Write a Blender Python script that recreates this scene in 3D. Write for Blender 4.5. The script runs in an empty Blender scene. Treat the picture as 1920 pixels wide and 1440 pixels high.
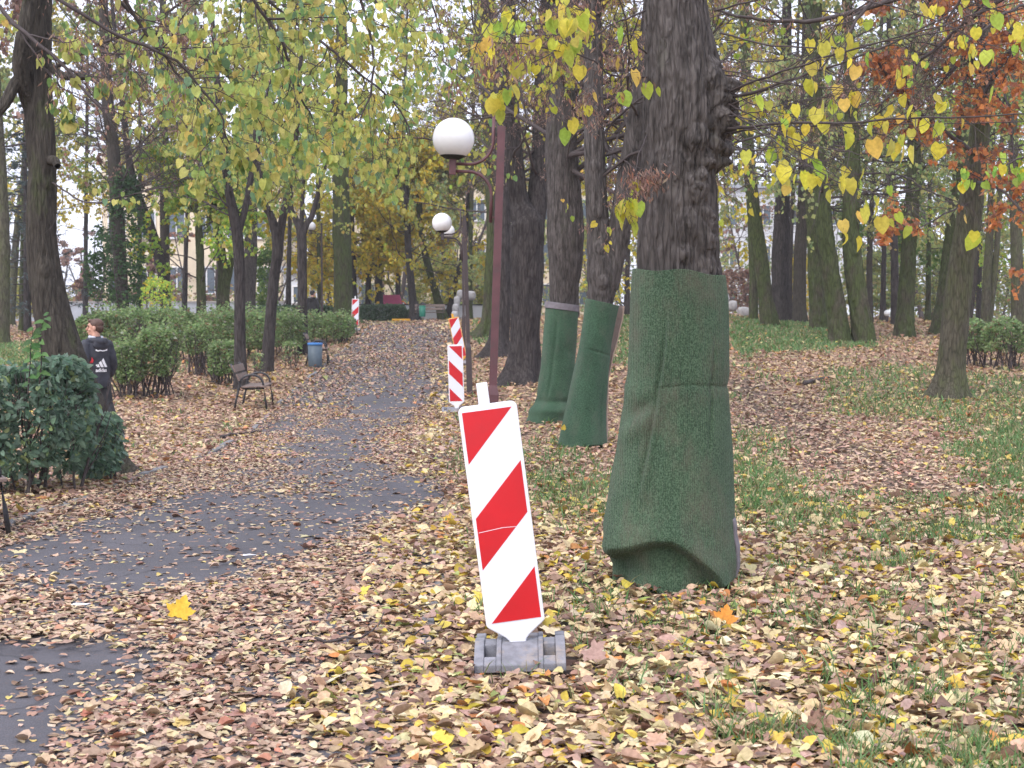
import bpy, bmesh, math, random
import numpy as np
from mathutils import Vector, Matrix
rng = np.random.default_rng(11)
random.seed(11)
sc = bpy.context.scene
C = sc.collection
# ------------------------------------------------------------------ camera, sky, sun, exposure
F = 1920 * 50 / 36.0                       # focal length in pixels of a 1920 px wide picture
PITCH = math.atan((720 - 605) / F)
CA, SA, CH = math.cos(PITCH), math.sin(PITCH), 1.6
cam_d = bpy.data.cameras.new('camera')
cam_d.lens, cam_d.sensor_width = 50, 36
cam_d.clip_start, cam_d.clip_end = 0.1, 2000
cam_d.dof.use_dof, cam_d.dof.focus_distance, cam_d.dof.aperture_fstop = True, 8.5, 8.0
cam = bpy.data.objects.new('camera', cam_d)
cam.location = (0, 0, CH)
cam.rotation_euler = (math.pi / 2 - PITCH, 0, 0)
C.objects.link(cam)
sc.camera = cam
world = bpy.data.worlds.new('World')
sc.world = world
world.use_nodes = True
wn, wl = world.node_tree.nodes, world.node_tree.links
SUN_EL, SUN_AZ = math.radians(48), math.radians(215)
sky = wn.new('ShaderNodeTexSky')
sky.sky_type, sky.sun_disc = 'NISHITA', False
sky.sun_elevation, sky.sun_rotation = SUN_EL, SUN_AZ
sky.air_density, sky.dust_density, sky.ozone_density = 1.0, 4.0, 1.5
cloud = wn.new('ShaderNodeRGB')            # the even white cloud layer over the clear sky
cloud.outputs[0].default_value = (8.4, 8.7, 10.4, 1)
mixw = wn.new('ShaderNodeMixRGB')
mixw.inputs[0].default_value = 0.75
wl.new(sky.outputs[0], mixw.inputs[1])
wl.new(cloud.outputs[0], mixw.inputs[2])
bg = wn['Background']
bg.inputs[1].default_value = 0.12
wl.new(mixw.outputs[0], bg.inputs[0])
sun_d = bpy.data.lights.new('sun', 'SUN')
sun_d.energy, sun_d.angle, sun_d.color = 1.2, math.radians(35), (1.0, 0.96, 0.92)
sun = bpy.data.objects.new('sun', sun_d)
sun.rotation_euler = (math.pi / 2 - SUN_EL, 0, math.pi - SUN_AZ)
C.objects.link(sun)
vs = sc.view_settings
vs.view_transform, vs.look, vs.gamma, vs.use_curve_mapping = 'Standard', 'None', 1, False
vs.exposure = 0.98
cy = sc.cycles
cy.use_denoising = True
cy.max_bounces, cy.diffuse_bounces, cy.glossy_bounces, cy.transmission_bounces, cy.transparent_max_bounces = 6, 4, 2, 4, 4
cy.caustics_reflective = cy.caustics_refractive = False
sc.render.film_transparent = False
# ------------------------------------------------------------------ helpers
def P(px, py, d):
    """point at depth d (metres along +Y) seen at photo position px, py"""
    u, v = (px - 960) / F, (py - 720) / F
    t = d / (CA - v * SA)
    return np.array((u * t, d, CH + t * (-SA - v * CA)))
def pix(X):
    """photo position of world points (N,3)"""
    x, y, z = X[..., 0], X[..., 1], X[..., 2] - CH
    dep = y * CA - z * SA
    up = y * SA + z * CA
    return 960 + F * x / dep, 720 - F * up / dep
def nrm(a):
    return a / np.maximum(np.linalg.norm(a, axis=-1, keepdims=True), 1e-9)
def _h(i, j, k):
    n = (i * 374761393 + j * 668265263 + k * 2147483647 + 1013904223) & 0xFFFFFFFF
    n = ((n ^ (n >> 13)) * 1274126177) & 0xFFFFFFFF
    n = ((n ^ (n >> 16)) * 2246822519) & 0xFFFFFFFF
    return (n & 0xFFFFFF) / float(0xFFFFFF)
def vnoise(X):
    X = np.asarray(X, float)
    i = np.floor(X).astype(np.int64)
    f = X - i
    f = f * f * (3 - 2 * f)
    r = 0
    for a in (0, 1):
        for b in (0, 1):
            for c in (0, 1):
                w = (f[..., 0] if a else 1 - f[..., 0]) * (f[..., 1] if b else 1 - f[..., 1]) * (f[..., 2] if c else 1 - f[..., 2])
                r = r + w * _h(i[..., 0] + a, i[..., 1] + b, i[..., 2] + c)
    return r
def fbm(X, o=3):
    X = np.asarray(X, float)
    r, s, t = 0, 1.0, 0
    for k in range(o):
        r = r + s * vnoise(X * 2 ** k + 17.3 * k)
        t += s
        s *= .5
    return r / t
def n2(x, y, f, seed=0.0, o=3):
    return fbm(np.stack([np.asarray(x) * f, np.asarray(y) * f, np.zeros_like(x) + seed], -1), o)
def mesh_data(name, V, Q=None, T=None, col=None, smooth=True):
    me = bpy.data.meshes.new(name)
    V = np.asarray(V, np.float32)
    me.vertices.add(len(V))
    me.vertices.foreach_set('co', V.ravel())
    parts, sizes = [], []
    for A, k in ((Q, 4), (T, 3)):
        if A is not None and len(A):
            A = np.asarray(A, np.int32)
            parts.append(A.ravel())
            sizes.append(np.full(len(A), k, np.int32))
    idx, sz = np.concatenate(parts), np.concatenate(sizes)
    me.loops.add(len(idx))
    me.loops.foreach_set('vertex_index', idx)
    me.polygons.add(len(sz))
    st = np.zeros(len(sz), np.int32)
    st[1:] = np.cumsum(sz)[:-1]
    me.polygons.foreach_set('loop_start', st)
    me.polygons.foreach_set('loop_total', sz)
    me.polygons.foreach_set('use_smooth', np.full(len(sz), smooth, bool))
    if col is not None:
        at = me.attributes.new('Col', 'FLOAT_COLOR', 'POINT')
        c4 = np.ones((len(V), 4), np.float32)
        c4[:, :3] = col
        at.data.foreach_set('color', c4.ravel())
    me.update(calc_edges=True)
    me.validate()
    return me
def link(name, me, mat=None, parent=None):
    o = bpy.data.objects.new(name, me)
    C.objects.link(o)
    if mat is not None:
        me.materials.append(mat)
    if parent is not None:
        o.parent = parent
    return o
def mk(name, V, Q=None, T=None, mat=None, parent=None, col=None, smooth=True, org=None):
    V = np.asarray(V, float)
    if org is not None:
        V = V - np.asarray(org)
    return link(name, mesh_data(name, V, Q, T, col, smooth), mat, parent)
def tag(o, label=None, cat=None, group=None, kind=None):
    for k, v in (('label', label), ('category', cat), ('group', group), ('kind', kind)):
        if v:
            o[k] = v
    return o
def thing(name, label, cat, loc=(0, 0, 0), rz=0, group=None):
    o = bpy.data.objects.new(name, None)
    o.empty_display_size = .1
    C.objects.link(o)
    o.location, o.rotation_euler = loc, (0, 0, rz)
    return tag(o, label, cat, group)
def dup(root, loc, rz, label=None, group=None, rot=None):
    r = root.copy()
    C.objects.link(r)
    r.location, r.rotation_euler = loc, (rot or (0, 0, rz))
    if label:
        r['label'] = label
    if group:
        r['group'] = group
    for ch in list(root.children):
        c = ch.copy()
        C.objects.link(c)
        c.parent = r
        for g in ch.children:
            e = g.copy()
            C.objects.link(e)
            e.parent = c
    return r
class MB:
    """collects boxes, tubes, prisms and lathes into one mesh"""
    def __init__(s):
        s.V, s.F = [], []
    def add(s, V, Fs):
        b = len(s.V)
        s.V += [tuple(float(c) for c in v) for v in V]
        s.F += [tuple(b + i for i in f) for f in Fs]
        return s
    def box(s, c, d, rot=None):
        V = [Vector((sx * d[0] / 2, sy * d[1] / 2, sz * d[2] / 2)) for sz in (-1, 1) for sy in (-1, 1) for sx in (-1, 1)]
        if rot is not None:
            V = [rot @ v for v in V]
        V = [(v[0] + c[0], v[1] + c[1], v[2] + c[2]) for v in V]
        return s.add(V, [(0, 2, 3, 1), (4, 5, 7, 6), (0, 1, 5, 4), (2, 6, 7, 3), (0, 4, 6, 2), (1, 3, 7, 5)])
    def tube(s, pts, r, n=10, cap=True):
        pts = np.asarray(pts, float)
        K = len(pts)
        r = np.full(K, r) if np.isscalar(r) else np.asarray(r)
        V, Q = tubes(pts[None], r[None], n)
        Fs = [tuple(q) for q in Q]
        if cap:
            Fs += [tuple(range(n))[::-1], tuple((K - 1) * n + i for i in range(n))]
        return s.add(V, Fs)
    def prism(s, poly, t0, t1, fn):
        """polygon (a,b) pairs extruded from t0 to t1; fn maps (a,b,t) to xyz"""
        n = len(poly)
        V = [fn(a, b, t0) for a, b in poly] + [fn(a, b, t1) for a, b in poly]
        Fs = [tuple(range(n))[::-1], tuple(range(n, 2 * n))] + [(i, (i + 1) % n, n + (i + 1) % n, n + i) for i in range(n)]
        return s.add(V, Fs)
    def lathe(s, prof, n=28, c=(0, 0, 0)):
        V, Fs = [], []
        for r, z in prof:
            for k in range(n):
                a = 2 * math.pi * k / n
                V.append((c[0] + r * math.cos(a), c[1] + r * math.sin(a), c[2] + z))
        for i in range(len(prof) - 1):
            for k in range(n):
                Fs.append((i * n + k, i * n + (k + 1) % n, (i + 1) * n + (k + 1) % n, (i + 1) * n + k))
        if prof[0][0] > 1e-4:
            Fs.append(tuple(range(n))[::-1])
        if prof[-1][0] > 1e-4:
            Fs.append(tuple((len(prof) - 1) * n + k for k in range(n)))
        return s.add(V, Fs)
    def build(s, name, mat, parent=None, bevel=0, smooth=False, seg=2):
        me = bpy.data.meshes.new(name)
        me.from_pydata(s.V, [], s.F)
        me.validate()
        bm = bmesh.new()
        bm.from_mesh(me)
        bmesh.ops.remove_doubles(bm, verts=bm.verts, dist=1e-5)
        bmesh.ops.recalc_face_normals(bm, faces=bm.faces)
        if bevel:
            ed = [e for e in bm.edges if len(e.link_faces) == 2 and e.calc_face_angle(0) > .5]
            bmesh.ops.bevel(bm, geom=ed, offset=bevel, segments=seg, affect='EDGES', profile=.5)
        for f_ in bm.faces:
            f_.smooth = smooth
        bm.to_mesh(me)
        bm.free()
        return link(name, me, mat, parent)
def tubes(pts, rad, sides):
    """(N,K,3) polylines with radii (N,K) to tube vertices and quads"""
    N, K = pts.shape[:2]
    t = np.empty_like(pts)
    t[:, 1:-1] = pts[:, 2:] - pts[:, :-2]
    t[:, 0], t[:, -1] = pts[:, 1] - pts[:, 0], pts[:, -1] - pts[:, -2]
    t = nrm(t)
    m = nrm(t.mean(1))
    ref = np.where(np.abs(m[:, 2:3]) < .8, np.array([[0, 0, 1.]]), np.array([[1., 0, 0]]))
    ref = nrm(ref - (ref * m).sum(-1, keepdims=True) * m)[:, None, :]
    a = nrm(ref - (ref * t).sum(-1, keepdims=True) * t)
    b = np.cross(t, a)
    th = np.arange(sides) * 2 * np.pi / sides
    V = pts[:, :, None, :] + rad[:, :, None, None] * (np.cos(th)[None, None, :, None] * a[:, :, None, :] + np.sin(th)[None, None, :, None] * b[:, :, None, :])
    base = (np.arange(N) * K * sides)[:, None, None]
    kk = (np.arange(K - 1) * sides)[None, :, None]
    j = np.arange(sides)[None, None, :]
    j2 = (j + 1) % sides
    Q = np.stack([base + kk + j, base + kk + j2, base + kk + sides + j2, base + kk + sides + j], -1).reshape(-1, 4)
    return V.reshape(-1, 3), Q
def smooth_path(pts, n):
    """Catmull-Rom resample of (K,D) points to n"""
    p = np.asarray(pts, float)
    K = len(p)
    if K == 2:
        return p[0] + (p[1] - p[0]) * np.linspace(0, 1, n)[:, None]
    e = np.vstack([2 * p[0] - p[1], p, 2 * p[-1] - p[-2]])
    u = np.linspace(0, K - 1 - 1e-9, n)
    i = u.astype(int)
    f = (u - i)[:, None]
    a, b, c, d = e[i], e[i + 1], e[i + 2], e[i + 3]
    return .5 * (2 * b + (c - a) * f + (2 * a - 5 * b + 4 * c - d) * f ** 2 + (3 * b - a - 3 * c + d) * f ** 3)
# ------------------------------------------------------------------ materials
def new_mat(name):
    m = bpy.data.materials.new(name)
    m.use_nodes = True
    return m, m.node_tree.nodes, m.node_tree.links, m.node_tree.nodes['Principled BSDF']
def ramp(n, stops):
    r = n.new('ShaderNodeValToRGB')
    el = r.color_ramp.elements
    while len(el) > 1:
        el.remove(el[-1])
    for i, (p, c) in enumerate(stops):
        e = el[0] if i == 0 else el.new(p)
        e.position, e.color = p, (*c, 1)
    return r
def tex(n, l, kind, scale, detail=4, coord='Object', sc3=None, rough=.55):
    tc = n.new('ShaderNodeTexCoord')
    out = tc.outputs[coord]
    if sc3:
        mp = n.new('ShaderNodeMapping')
        mp.inputs['Scale'].default_value = sc3
        l.new(out, mp.inputs[0])
        out = mp.outputs[0]
    if kind == 'noise':
        t = n.new('ShaderNodeTexNoise')
        t.inputs['Detail'].default_value, t.inputs['Roughness'].default_value = detail, rough
    else:
        t = n.new('ShaderNodeTexVoronoi')
    t.inputs['Scale'].default_value = scale
    l.new(out, t.inputs['Vector'])
    return t
def bump(n, l, h, bs, strength, dist):
    b = n.new('ShaderNodeBump')
    b.inputs['Strength'].default_value, b.inputs['Distance'].default_value = strength, dist
    l.new(h, b.inputs['Height'])
    l.new(b.outputs[0], bs.inputs['Normal'])
    return b
def plain(name, c, rough=.5, var=.18, scale=9, bmp=.15, metal=0, dirt=None):
    """a colour with worn, slightly uneven tone"""
    m, n, l, bs = new_mat(name)
    t = tex(n, l, 'noise', scale, 6)
    lo, hi = [max(0, x * (1 - var)) for x in c], [min(1, x * (1 + var)) for x in c]
    r = ramp(n, [(.3, lo), (.7, hi)])
    l.new(t.outputs[0], r.inputs[0])
    out = r.outputs[0]
    if dirt:
        t2 = tex(n, l, 'noise', scale * .35, 8, rough=.7)
        r2 = ramp(n, [(.52, (0, 0, 0)), (.68, (1, 1, 1))])
        l.new(t2.outputs[0], r2.inputs[0])
        mx = n.new('ShaderNodeMixRGB')
        l.new(r2.outputs[0], mx.inputs[0])
        l.new(out, mx.inputs[1])
        mx.inputs[2].default_value = (*dirt, 1)
        out = mx.outputs[0]
    l.new(out, bs.inputs['Base Color'])
    bs.inputs['Roughness'].default_value, bs.inputs['Metallic'].default_value = rough, metal
    if bmp:
        bump(n, l, tex(n, l, 'noise', scale * 6, 4).outputs[0], bs, bmp, .004)
    return m
def leaf_material(name, transl=.35, rough=.55, spec=.3, vein=True):
    m, n, l, bs = new_mat(name)
    at = n.new('ShaderNodeAttribute')
    at.attribute_name = 'Col'
    t = tex(n, l, 'noise', 55, 3)
    r = ramp(n, [(.3, (.78, .76, .72)), (.7, (1.12, 1.12, 1.1))])
    l.new(t.outputs[0], r.inputs[0])
    mu = n.new('ShaderNodeMixRGB')
    mu.blend_type, mu.inputs[0].default_value = 'MULTIPLY', 1
    l.new(at.outputs['Color'], mu.inputs[1])
    l.new(r.outputs[0], mu.inputs[2])
    l.new(mu.outputs[0], bs.inputs['Base Color'])
    bs.inputs['Roughness'].default_value = rough
    bs.inputs['Specular IOR Level'].default_value = spec
    if transl:
        tr = n.new('ShaderNodeBsdfTranslucent')
        l.new(mu.outputs[0], tr.inputs[0])
        mx = n.new('ShaderNodeMixShader')
        mx.inputs[0].default_value = transl
        l.new(bs.outputs[0], mx.inputs[1])
        l.new(tr.outputs[0], mx.inputs[2])
        l.new(mx.outputs[0], n['Material Output'].inputs[0])
    return m
def bark_material(name, dark, light, moss=0.0, mossc=(.05, .066, .022), fine=1.0, plates=.8):
    m, n, l, bs = new_mat(name)
    t = tex(n, l, 'noise', 14 * fine, 7, sc3=(1, 1, .16), rough=.65)
    v = tex(n, l, 'voronoi', 17 * fine, sc3=(1, 1, .14))
    v.feature = 'DISTANCE_TO_EDGE'
    r = ramp(n, [(.3, dark), (.62, light)])
    l.new(t.outputs[0], r.inputs[0])
    cr = ramp(n, [(0, (.42, .4, .4)), (.16, (1, 1, 1))])
    l.new(v.outputs['Distance'], cr.inputs[0])
    mu = n.new('ShaderNodeMixRGB')
    mu.blend_type, mu.inputs[0].default_value = 'MULTIPLY', plates
    l.new(r.outputs[0], mu.inputs[1])
    l.new(cr.outputs[0], mu.inputs[2])
    out = mu.outputs[0]
    if moss:
        t2 = tex(n, l, 'noise', 2.4, 6, sc3=(1, 1, .45), rough=.7)
        k = .62 - .42 * moss
        r2 = ramp(n, [(k, (0, 0, 0)), (k + .2, (.92, .92, .92))])
        l.new(t2.outputs[0], r2.inputs[0])
        mx = n.new('ShaderNodeMixRGB')
        l.new(r2.outputs[0], mx.inputs[0])
        l.new(out, mx.inputs[1])
        m2 = n.new('ShaderNodeMixRGB')
        m2.blend_type, m2.inputs[0].default_value = 'MULTIPLY', .85
        m2.inputs[1].default_value = (*[c * 1.3 for c in mossc], 1)
        l.new(cr.outputs[0], m2.inputs[2])
        l.new(m2.outputs[0], mx.inputs[2])
        out = mx.outputs[0]
    l.new(out, bs.inputs['Base Color'])
    bs.inputs['Roughness'].default_value = .9
    bs.inputs['Specular IOR Level'].default_value = .2
    ad = n.new('ShaderNodeMath')
    ad.operation = 'ADD'
    l.new(t.outputs[0], ad.inputs[0])
    l.new(cr.outputs[0], ad.inputs[1])
    bump(n, l, ad.outputs[0], bs, .9, .018 / fine)
    return m
M = {}
M['leaf'] = leaf_material('tree_leaf', .5)
M['litter'] = leaf_material('fallen_leaf', .12, .6, .25)
M['needle'] = leaf_material('evergreen_leaf', .2, .5, .4)
M['grass'] = leaf_material('grass_blade', .3, .5, .3)
M['bark_grey'] = bark_material('grey_bark', (.024, .021, .019), (.118, .104, .097), .10, (.06, .066, .04), fine=1.8, plates=.6)
M['bark_dark'] = bark_material('dark_bark', (.022, .019, .019), (.075, .065, .062), fine=1.2)
M['bark_brown'] = bark_material('brown_bark', (.021, .018, .015), (.078, .068, .056), .14, fine=1.9, plates=.35)
M['bark_moss'] = bark_material('mossy_bark', (.032, .027, .021), (.105, .09, .066), .66)
M['bark_moss_light'] = bark_material('lightly_mossy_bark', (.045, .04, .03), (.12, .11, .078), .45, (.07, .08, .034), 1.3)
M['twig'] = plain('twig_bark', (.055, .042, .04), .85, .3, 20, .3)
M['post'] = plain('painted_post', (.115, .045, .05), .45, .2, 8, .1, dirt=(.08, .05, .05))
M['post_dark'] = plain('dark_painted_post', (.05, .035, .035), .5, .2, 8, .1)
M['globe'] = plain('opal_globe', (.80, .80, .80), .25, .03, 5, 0)
M['grime'] = plain('sooty_grime', (.025, .022, .016), .9, .5, 30, .4)
M['white'] = plain('white_plastic', (.76, .77, .80), .35, .04, 6, .06, dirt=(.66, .66, .66))
M['film'] = plain('white_film', (.70, .72, .80), .3, .03, 4, 0, dirt=(.60, .61, .66))
M['red'] = plain('red_film', (.52, .009, .016), .3, .10, 5, 0, dirt=(.46, .02, .025))
M['yellow'] = plain('yellow_plastic', (.75, .38, .02), .4, .08, 6, .05)
M['rubber'] = plain('recycled_grey_rubber', (.19, .19, .21), .8, .28, 22, .6, dirt=(.30, .25, .21))
M['rubber_shade'] = plain('shaded_pocket_rubber', (.05, .05, .055), .85, .3, 22, .4)  # darker copy of the foot rubber, recess shade put into the colour
M['iron'] = plain('black_painted_iron', (.03, .03, .034), .45, .25, 14, .1)
M['plank'] = plain('brown_painted_plank', (.17, .12, .1), .6, .3, 12, .3)
M['bin_grey'] = plain('blue_grey_bin', (.085, .12, .15), .55, .15, 8, .1)
M['bin_blue'] = plain('blue_liner', (.05, .2, .5), .4, .1, 8, .05)
M['bin_green'] = plain('green_bin', (.015, .2, .13), .45, .15, 8, .05)
M['kerb'] = plain('kerb_concrete', (.17, .165, .165), .9, .3, 12, .5)
M['stone'] = plain('pale_stone', (.34, .33, .33), .9, .25, 7, .5)
M['cream'] = plain('cream_render', (.72, .62, .46), .85, .08, 1.5, .1)
M['pale'] = plain('pale_render', (.62, .64, .68), .85, .06, 1.5, .1)
M['frame'] = plain('white_frame', (.75, .75, .75), .5, .05, 4, 0)
M['glass'] = plain('dark_window_glass', (.09, .12, .15), .12, .3, .6, 0)
M['pink'] = plain('magenta_panel', (.50, .09, .2), .5, .1, 4, 0)
M['orange'] = plain('orange_tube', (.7, .17, .04), .45, .1, 5, 0)
M['wall_grey'] = plain('grey_blue_wall', (.36, .39, .44), .85, .12, 2, .2)
M['sand'] = plain('sandy_render', (.55, .46, .33), .85, .1, 2, .2)
M['navy'] = plain('navy_jacket', (.022, .024, .035), .65, .25, 12, .3)
M['black_cloth'] = plain('black_cloth', (.012, .012, .014), .8, .25, 14, .3)
M['skin'] = plain('skin', (.52, .28, .2), .5, .08, 18, .05)
M['hair'] = plain('brown_hair', (.085, .042, .028), .6, .4, 60, .6)
M['hood_lining'] = plain('grey_lining', (.45, .47, .52), .8, .1, 14, .2)
M['logo'] = plain('white_print', (.8, .8, .82), .5, .02, 5, 0)
M['jacket_red'] = plain('red_trim', (.5, .02, .03), .5, .08, 9, 0)
M['shoe'] = plain('grey_shoe', (.2, .21, .23), .6, .2, 14, .1)
M['sole'] = plain('dark_sole', (.03, .03, .032), .7, .2, 14, .1)
M['backing'] = plain('grey_carpet_backing', (.16, .145, .16), .85, .2, 18, .4)
M['tan_backing'] = plain('tan_carpet_backing', (.34, .25, .2), .85, .15, 14, .4)
M['paper'] = plain('white_paper', (.8, .8, .84), .7, .04, 20, .1)
# ------------------------------------------------------------------ terrain
ctrl = [P(*c) for c in (
    (960, 1240, 6.67), (1265, 1095, 8.7), (1093, 835, 18.5), (1030, 790, 23), (978, 715, 30), (935, 662, 38), (912, 624, 48),
    (200, 885, 15.4), (60, 930, 13.1), (208, 842, 20), (480, 765, 26.7), (450, 735, 31), (500, 702, 36), (567, 664, 43),
    (592, 690, 38.5), (662, 636, 52), (668, 617, 55), (855, 780, 25.6), (880, 738, 28.8), (868, 657, 44.5), (848, 690, 36),
    (645, 603, 62), (810, 602, 72), (720, 605, 70), (250, 755, 28), (310, 690, 33), (450, 662, 42), (20, 648, 46), (60, 690, 30),
    (1775, 745, 27), (1600, 642, 42), (1445, 612, 50), (1695, 633, 45), (1870, 692, 34), (1500, 605, 55), (1380, 590, 60),
    (1600, 760, 27), (1450, 800, 22), (1700, 870, 16.5), (1880, 850, 17), (1900, 960, 12.2), (1500, 900, 14.6), (1400, 700, 30),
    (1900, 760, 25), (1765, 625, 47), (1660, 606, 62), (1250, 640, 42), (700, 720, 33), (760, 660, 45), (400, 1000, 10.8))]
ctrl += [np.array(c, float) for c in ((0, 4, 0), (-4, 5, 0), (5, 5, 0), (0, -8, 0), (-20, 0, 0), (20, 0, 0), (-30, 30, .2), (-12, 15, 0), (9, 9, 0),
         (35, 35, .8), (-40, 70, 1.4), (40, 70, 1.5), (0, 100, 2.0), (-50, 110, 1.9), (50, 110, 1.9), (0, 200, 2.2), (-150, 150, 2), (150, 150, 2),
         (-200, 0, 0), (200, 0, .6), (0, 400, 2.2), (0, -200, 0))]
ctrl = np.array(ctrl)
def _w(p):                                       # compress distance so that the far points do not stretch the near ones
    r = np.hypot(p[..., 0], p[..., 1])
    k = np.log1p(r / 12) * 12 / np.maximum(r, 1e-6)
    return np.stack([p[..., 0] * k, p[..., 1] * k], -1)
_cp = _w(ctrl[:, :2])
def _phi(r2):
    return .5 * r2 * np.log(r2 + 1e-9)
_n = len(_cp)
_A = np.zeros((_n + 3, _n + 3))
_A[:_n, :_n] = _phi(((_cp[:, None] - _cp[None]) ** 2).sum(-1)) + np.eye(_n) * 2.0
_A[:_n, _n] = _A[_n, :_n] = 1
_A[:_n, _n + 1:], _A[_n + 1:, :_n] = _cp, _cp.T
_W = np.linalg.solve(_A, np.concatenate([ctrl[:, 2], np.zeros(3)]))
def H(x, y):
    """ground height"""
    x, y = np.atleast_1d(np.asarray(x, float)), np.atleast_1d(np.asarray(y, float))
    out = np.empty(x.shape).ravel()
    q = _w(np.stack([x.ravel(), y.ravel()], -1))
    for i in range(0, len(q), 20000):
        s = q[i:i + 20000]
        out[i:i + 20000] = _phi(((s[:, None] - _cp[None]) ** 2).sum(-1)) @ _W[:_n] + _W[_n] + s @ _W[_n + 1:]
    return np.clip(out, -.6, 3.2).reshape(x.shape)
def H1(x, y):
    return float(H(x, y)[0])
def ground_at(px, py, d):
    """ground point on the line of sight column px at depth d"""
    x = P(px, py, d)[0]
    return np.array((x, d, H1(x, d)))
def inpoly(px, py, poly):
    c = np.zeros(px.shape, bool)
    n = len(poly)
    for i in range(n):
        (x1, y1), (x2, y2) = poly[i], poly[(i + 1) % n]
        if y1 == y2:
            continue
        k = ((y1 > py) != (y2 > py)) & (px < (x2 - x1) * (py - y1) / (y2 - y1) + x1)
        c ^= k
    return c
BARE = [[(-90, 1222), (60, 1205), (200, 1212), (345, 1208), (250, 1290), (130, 1330), (150, 1385), (110, 1445), (-90, 1460)],
        [(-90, 1062), (20, 1040), (150, 975), (330, 930), (440, 890), (600, 925), (800, 930), (835, 955), (740, 990), (640, 1015), (480, 1062), (430, 1100), (300, 1112), (100, 1082)],
        [(500, 875), (570, 820), (650, 780), (705, 800), (690, 850), (830, 930), (780, 945), (600, 930)],
        [(640, 780), (700, 700), (790, 705), (780, 760), (720, 800)],
        [(500, 805), (560, 770), (610, 795), (530, 815)],
        [(760, 925), (830, 915), (835, 960), (790, 965)], [(350, 808), (470, 800), (460, 818), (370, 822)]]
SOIL = [[(1595, 880), (1650, 860), (1690, 835), (1690, 850), (1640, 880)], [(1850, 800), (1920, 783), (1960, 783), (1890, 805)],
        [(975, 810), (1050, 808), (1050, 825), (985, 826)], [(1085, 925), (1140, 905), (1140, 922), (1100, 930)], [(1140, 1085), (1250, 1092), (1370, 1080), (1300, 1110), (1150, 1108)]]
GRASS = [([(940, 900), (1145, 905), (1140, 1000), (1000, 985)], .55), ([(1375, 830), (1440, 860), (1560, 930), (1560, 960), (1500, 1005), (1385, 960)], .8),
         ([(1560, 985), (1700, 965), (2100, 950), (2100, 1012), (1700, 1005)], .7), ([(1780, 840), (1850, 800), (2100, 775), (2100, 920), (1860, 905)], 1.0),
         ([(1368, 595), (1480, 604), (1580, 612), (1650, 650), (1500, 655), (1380, 672)], 1.0), ([(1540, 705), (1640, 690), (1760, 690), (2100, 735), (2100, 790), (1800, 800), (1560, 770)], .4),
         ([(-200, 640), (100, 642), (90, 690), (-200, 690)], .8), ([(885, 560), (935, 560), (930, 650), (890, 640)], .7), ([(1160, 560), (1185, 560), (1180, 680), (1150, 680)], .8),
         ([(690, 602), (760, 600), (745, 608), (690, 609)], .9), ([(835, 840), (1050, 838), (1130, 845), (1140, 900), (860, 905)], .3),
         ([(1370, 720), (1440, 760), (1560, 850), (1480, 870), (1390, 830)], .3), ([(1000, 1090), (2100, 1080), (2100, 1330), (1100, 1330)], .28)]
TRACK = [(1390, 700), (1480, 745), (1600, 830), (1750, 880), (1960, 935), (1960, 965), (1700, 930), (1560, 905), (1440, 830), (1380, 780)]
def zones(x, y, z, jit=0):
    """real patches on the ground: (bare asphalt or soil, grass amount, trodden track)"""
    px, py = pix(np.stack([x, y, z], -1))
    sc_ = np.clip((py - 560) / 500, .08, 1)
    qx = px + (n2(x, y, 1.1, 3) - .5) * 260 * sc_
    qy = py + (n2(x, y, 1.1, 9) - .5) * 110 * sc_
    if jit:                                     # single leaves stray over every edge
        qx = qx + rng.normal(0, 30, x.shape) * sc_
        qy = qy + rng.normal(0, 14, x.shape) * sc_
    front = y > 2.5
    bare = np.zeros(x.shape)
    for p in BARE:
        bare[inpoly(qx, qy, p) & front] = 1
    for p in SOIL:
        bare[inpoly(qx, qy, p) & front] = .8
    gr = np.zeros(x.shape)
    for p, k in GRASS:
        gr[inpoly(qx, qy, p) & front] = k
    tr = (inpoly(qx, qy, TRACK) & front).astype(float)
    return bare, gr * (1 - tr), tr
# path: centre line follows the two kerbs
KL = np.array([(-7.5, -12), (-4.0, 9.5), (-3.9, 13), (-3.88, 16), (-4.15, 22), (-4.85, 32), (-5.3, 43), (-5.5, 52), (-5.9, 60), (-8, 66)], float)
KR = np.array([(-.1, -12), (-.4, 6.2), (-.62, 12.7), (-1.0, 24.4), (-1.35, 32), (-1.75, 43), (-2.2, 52), (-2.3, 60), (1.0, 66)], float)
def xl(y): return np.interp(y, KL[:, 1], KL[:, 0])
def xr(y): return np.interp(y, KR[:, 1], KR[:, 0])
def on_path(x, y):
    return (((x > xl(y)) | (y < 10.8)) & (x < xr(y)) & (y < 64)) | ((y > 62) & (y < 73) & (x < 12 + 0 * y))
gx = np.unique(np.round(np.concatenate([np.arange(-20, 22, .35), np.geomspace(20, 900, 26), -np.geomspace(20, 900, 26)]), 3))
gy = np.unique(np.round(np.concatenate([np.arange(-8, 75, .35), np.geomspace(75, 1500, 30), -np.geomspace(8, 300, 10)]), 3))
GX, GY = np.meshgrid(gx, gy)
GZ = H(GX, GY)
nx, ny = len(gx), len(gy)
ii = (np.arange(ny - 1)[:, None] * nx + np.arange(nx - 1)[None]).ravel()
gq = np.stack([ii, ii + 1, ii + nx + 1, ii + nx], -1)
gv = np.stack([GX, GY, GZ], -1).reshape(-1, 3)
gb, gg, gt = zones(gv[:, 0], gv[:, 1], gv[:, 2])
gmask = np.stack([gg * .85, np.maximum(gt, gb), np.clip((gv[:, 0] - 1) / 6, 0, 1)], -1)
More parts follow.
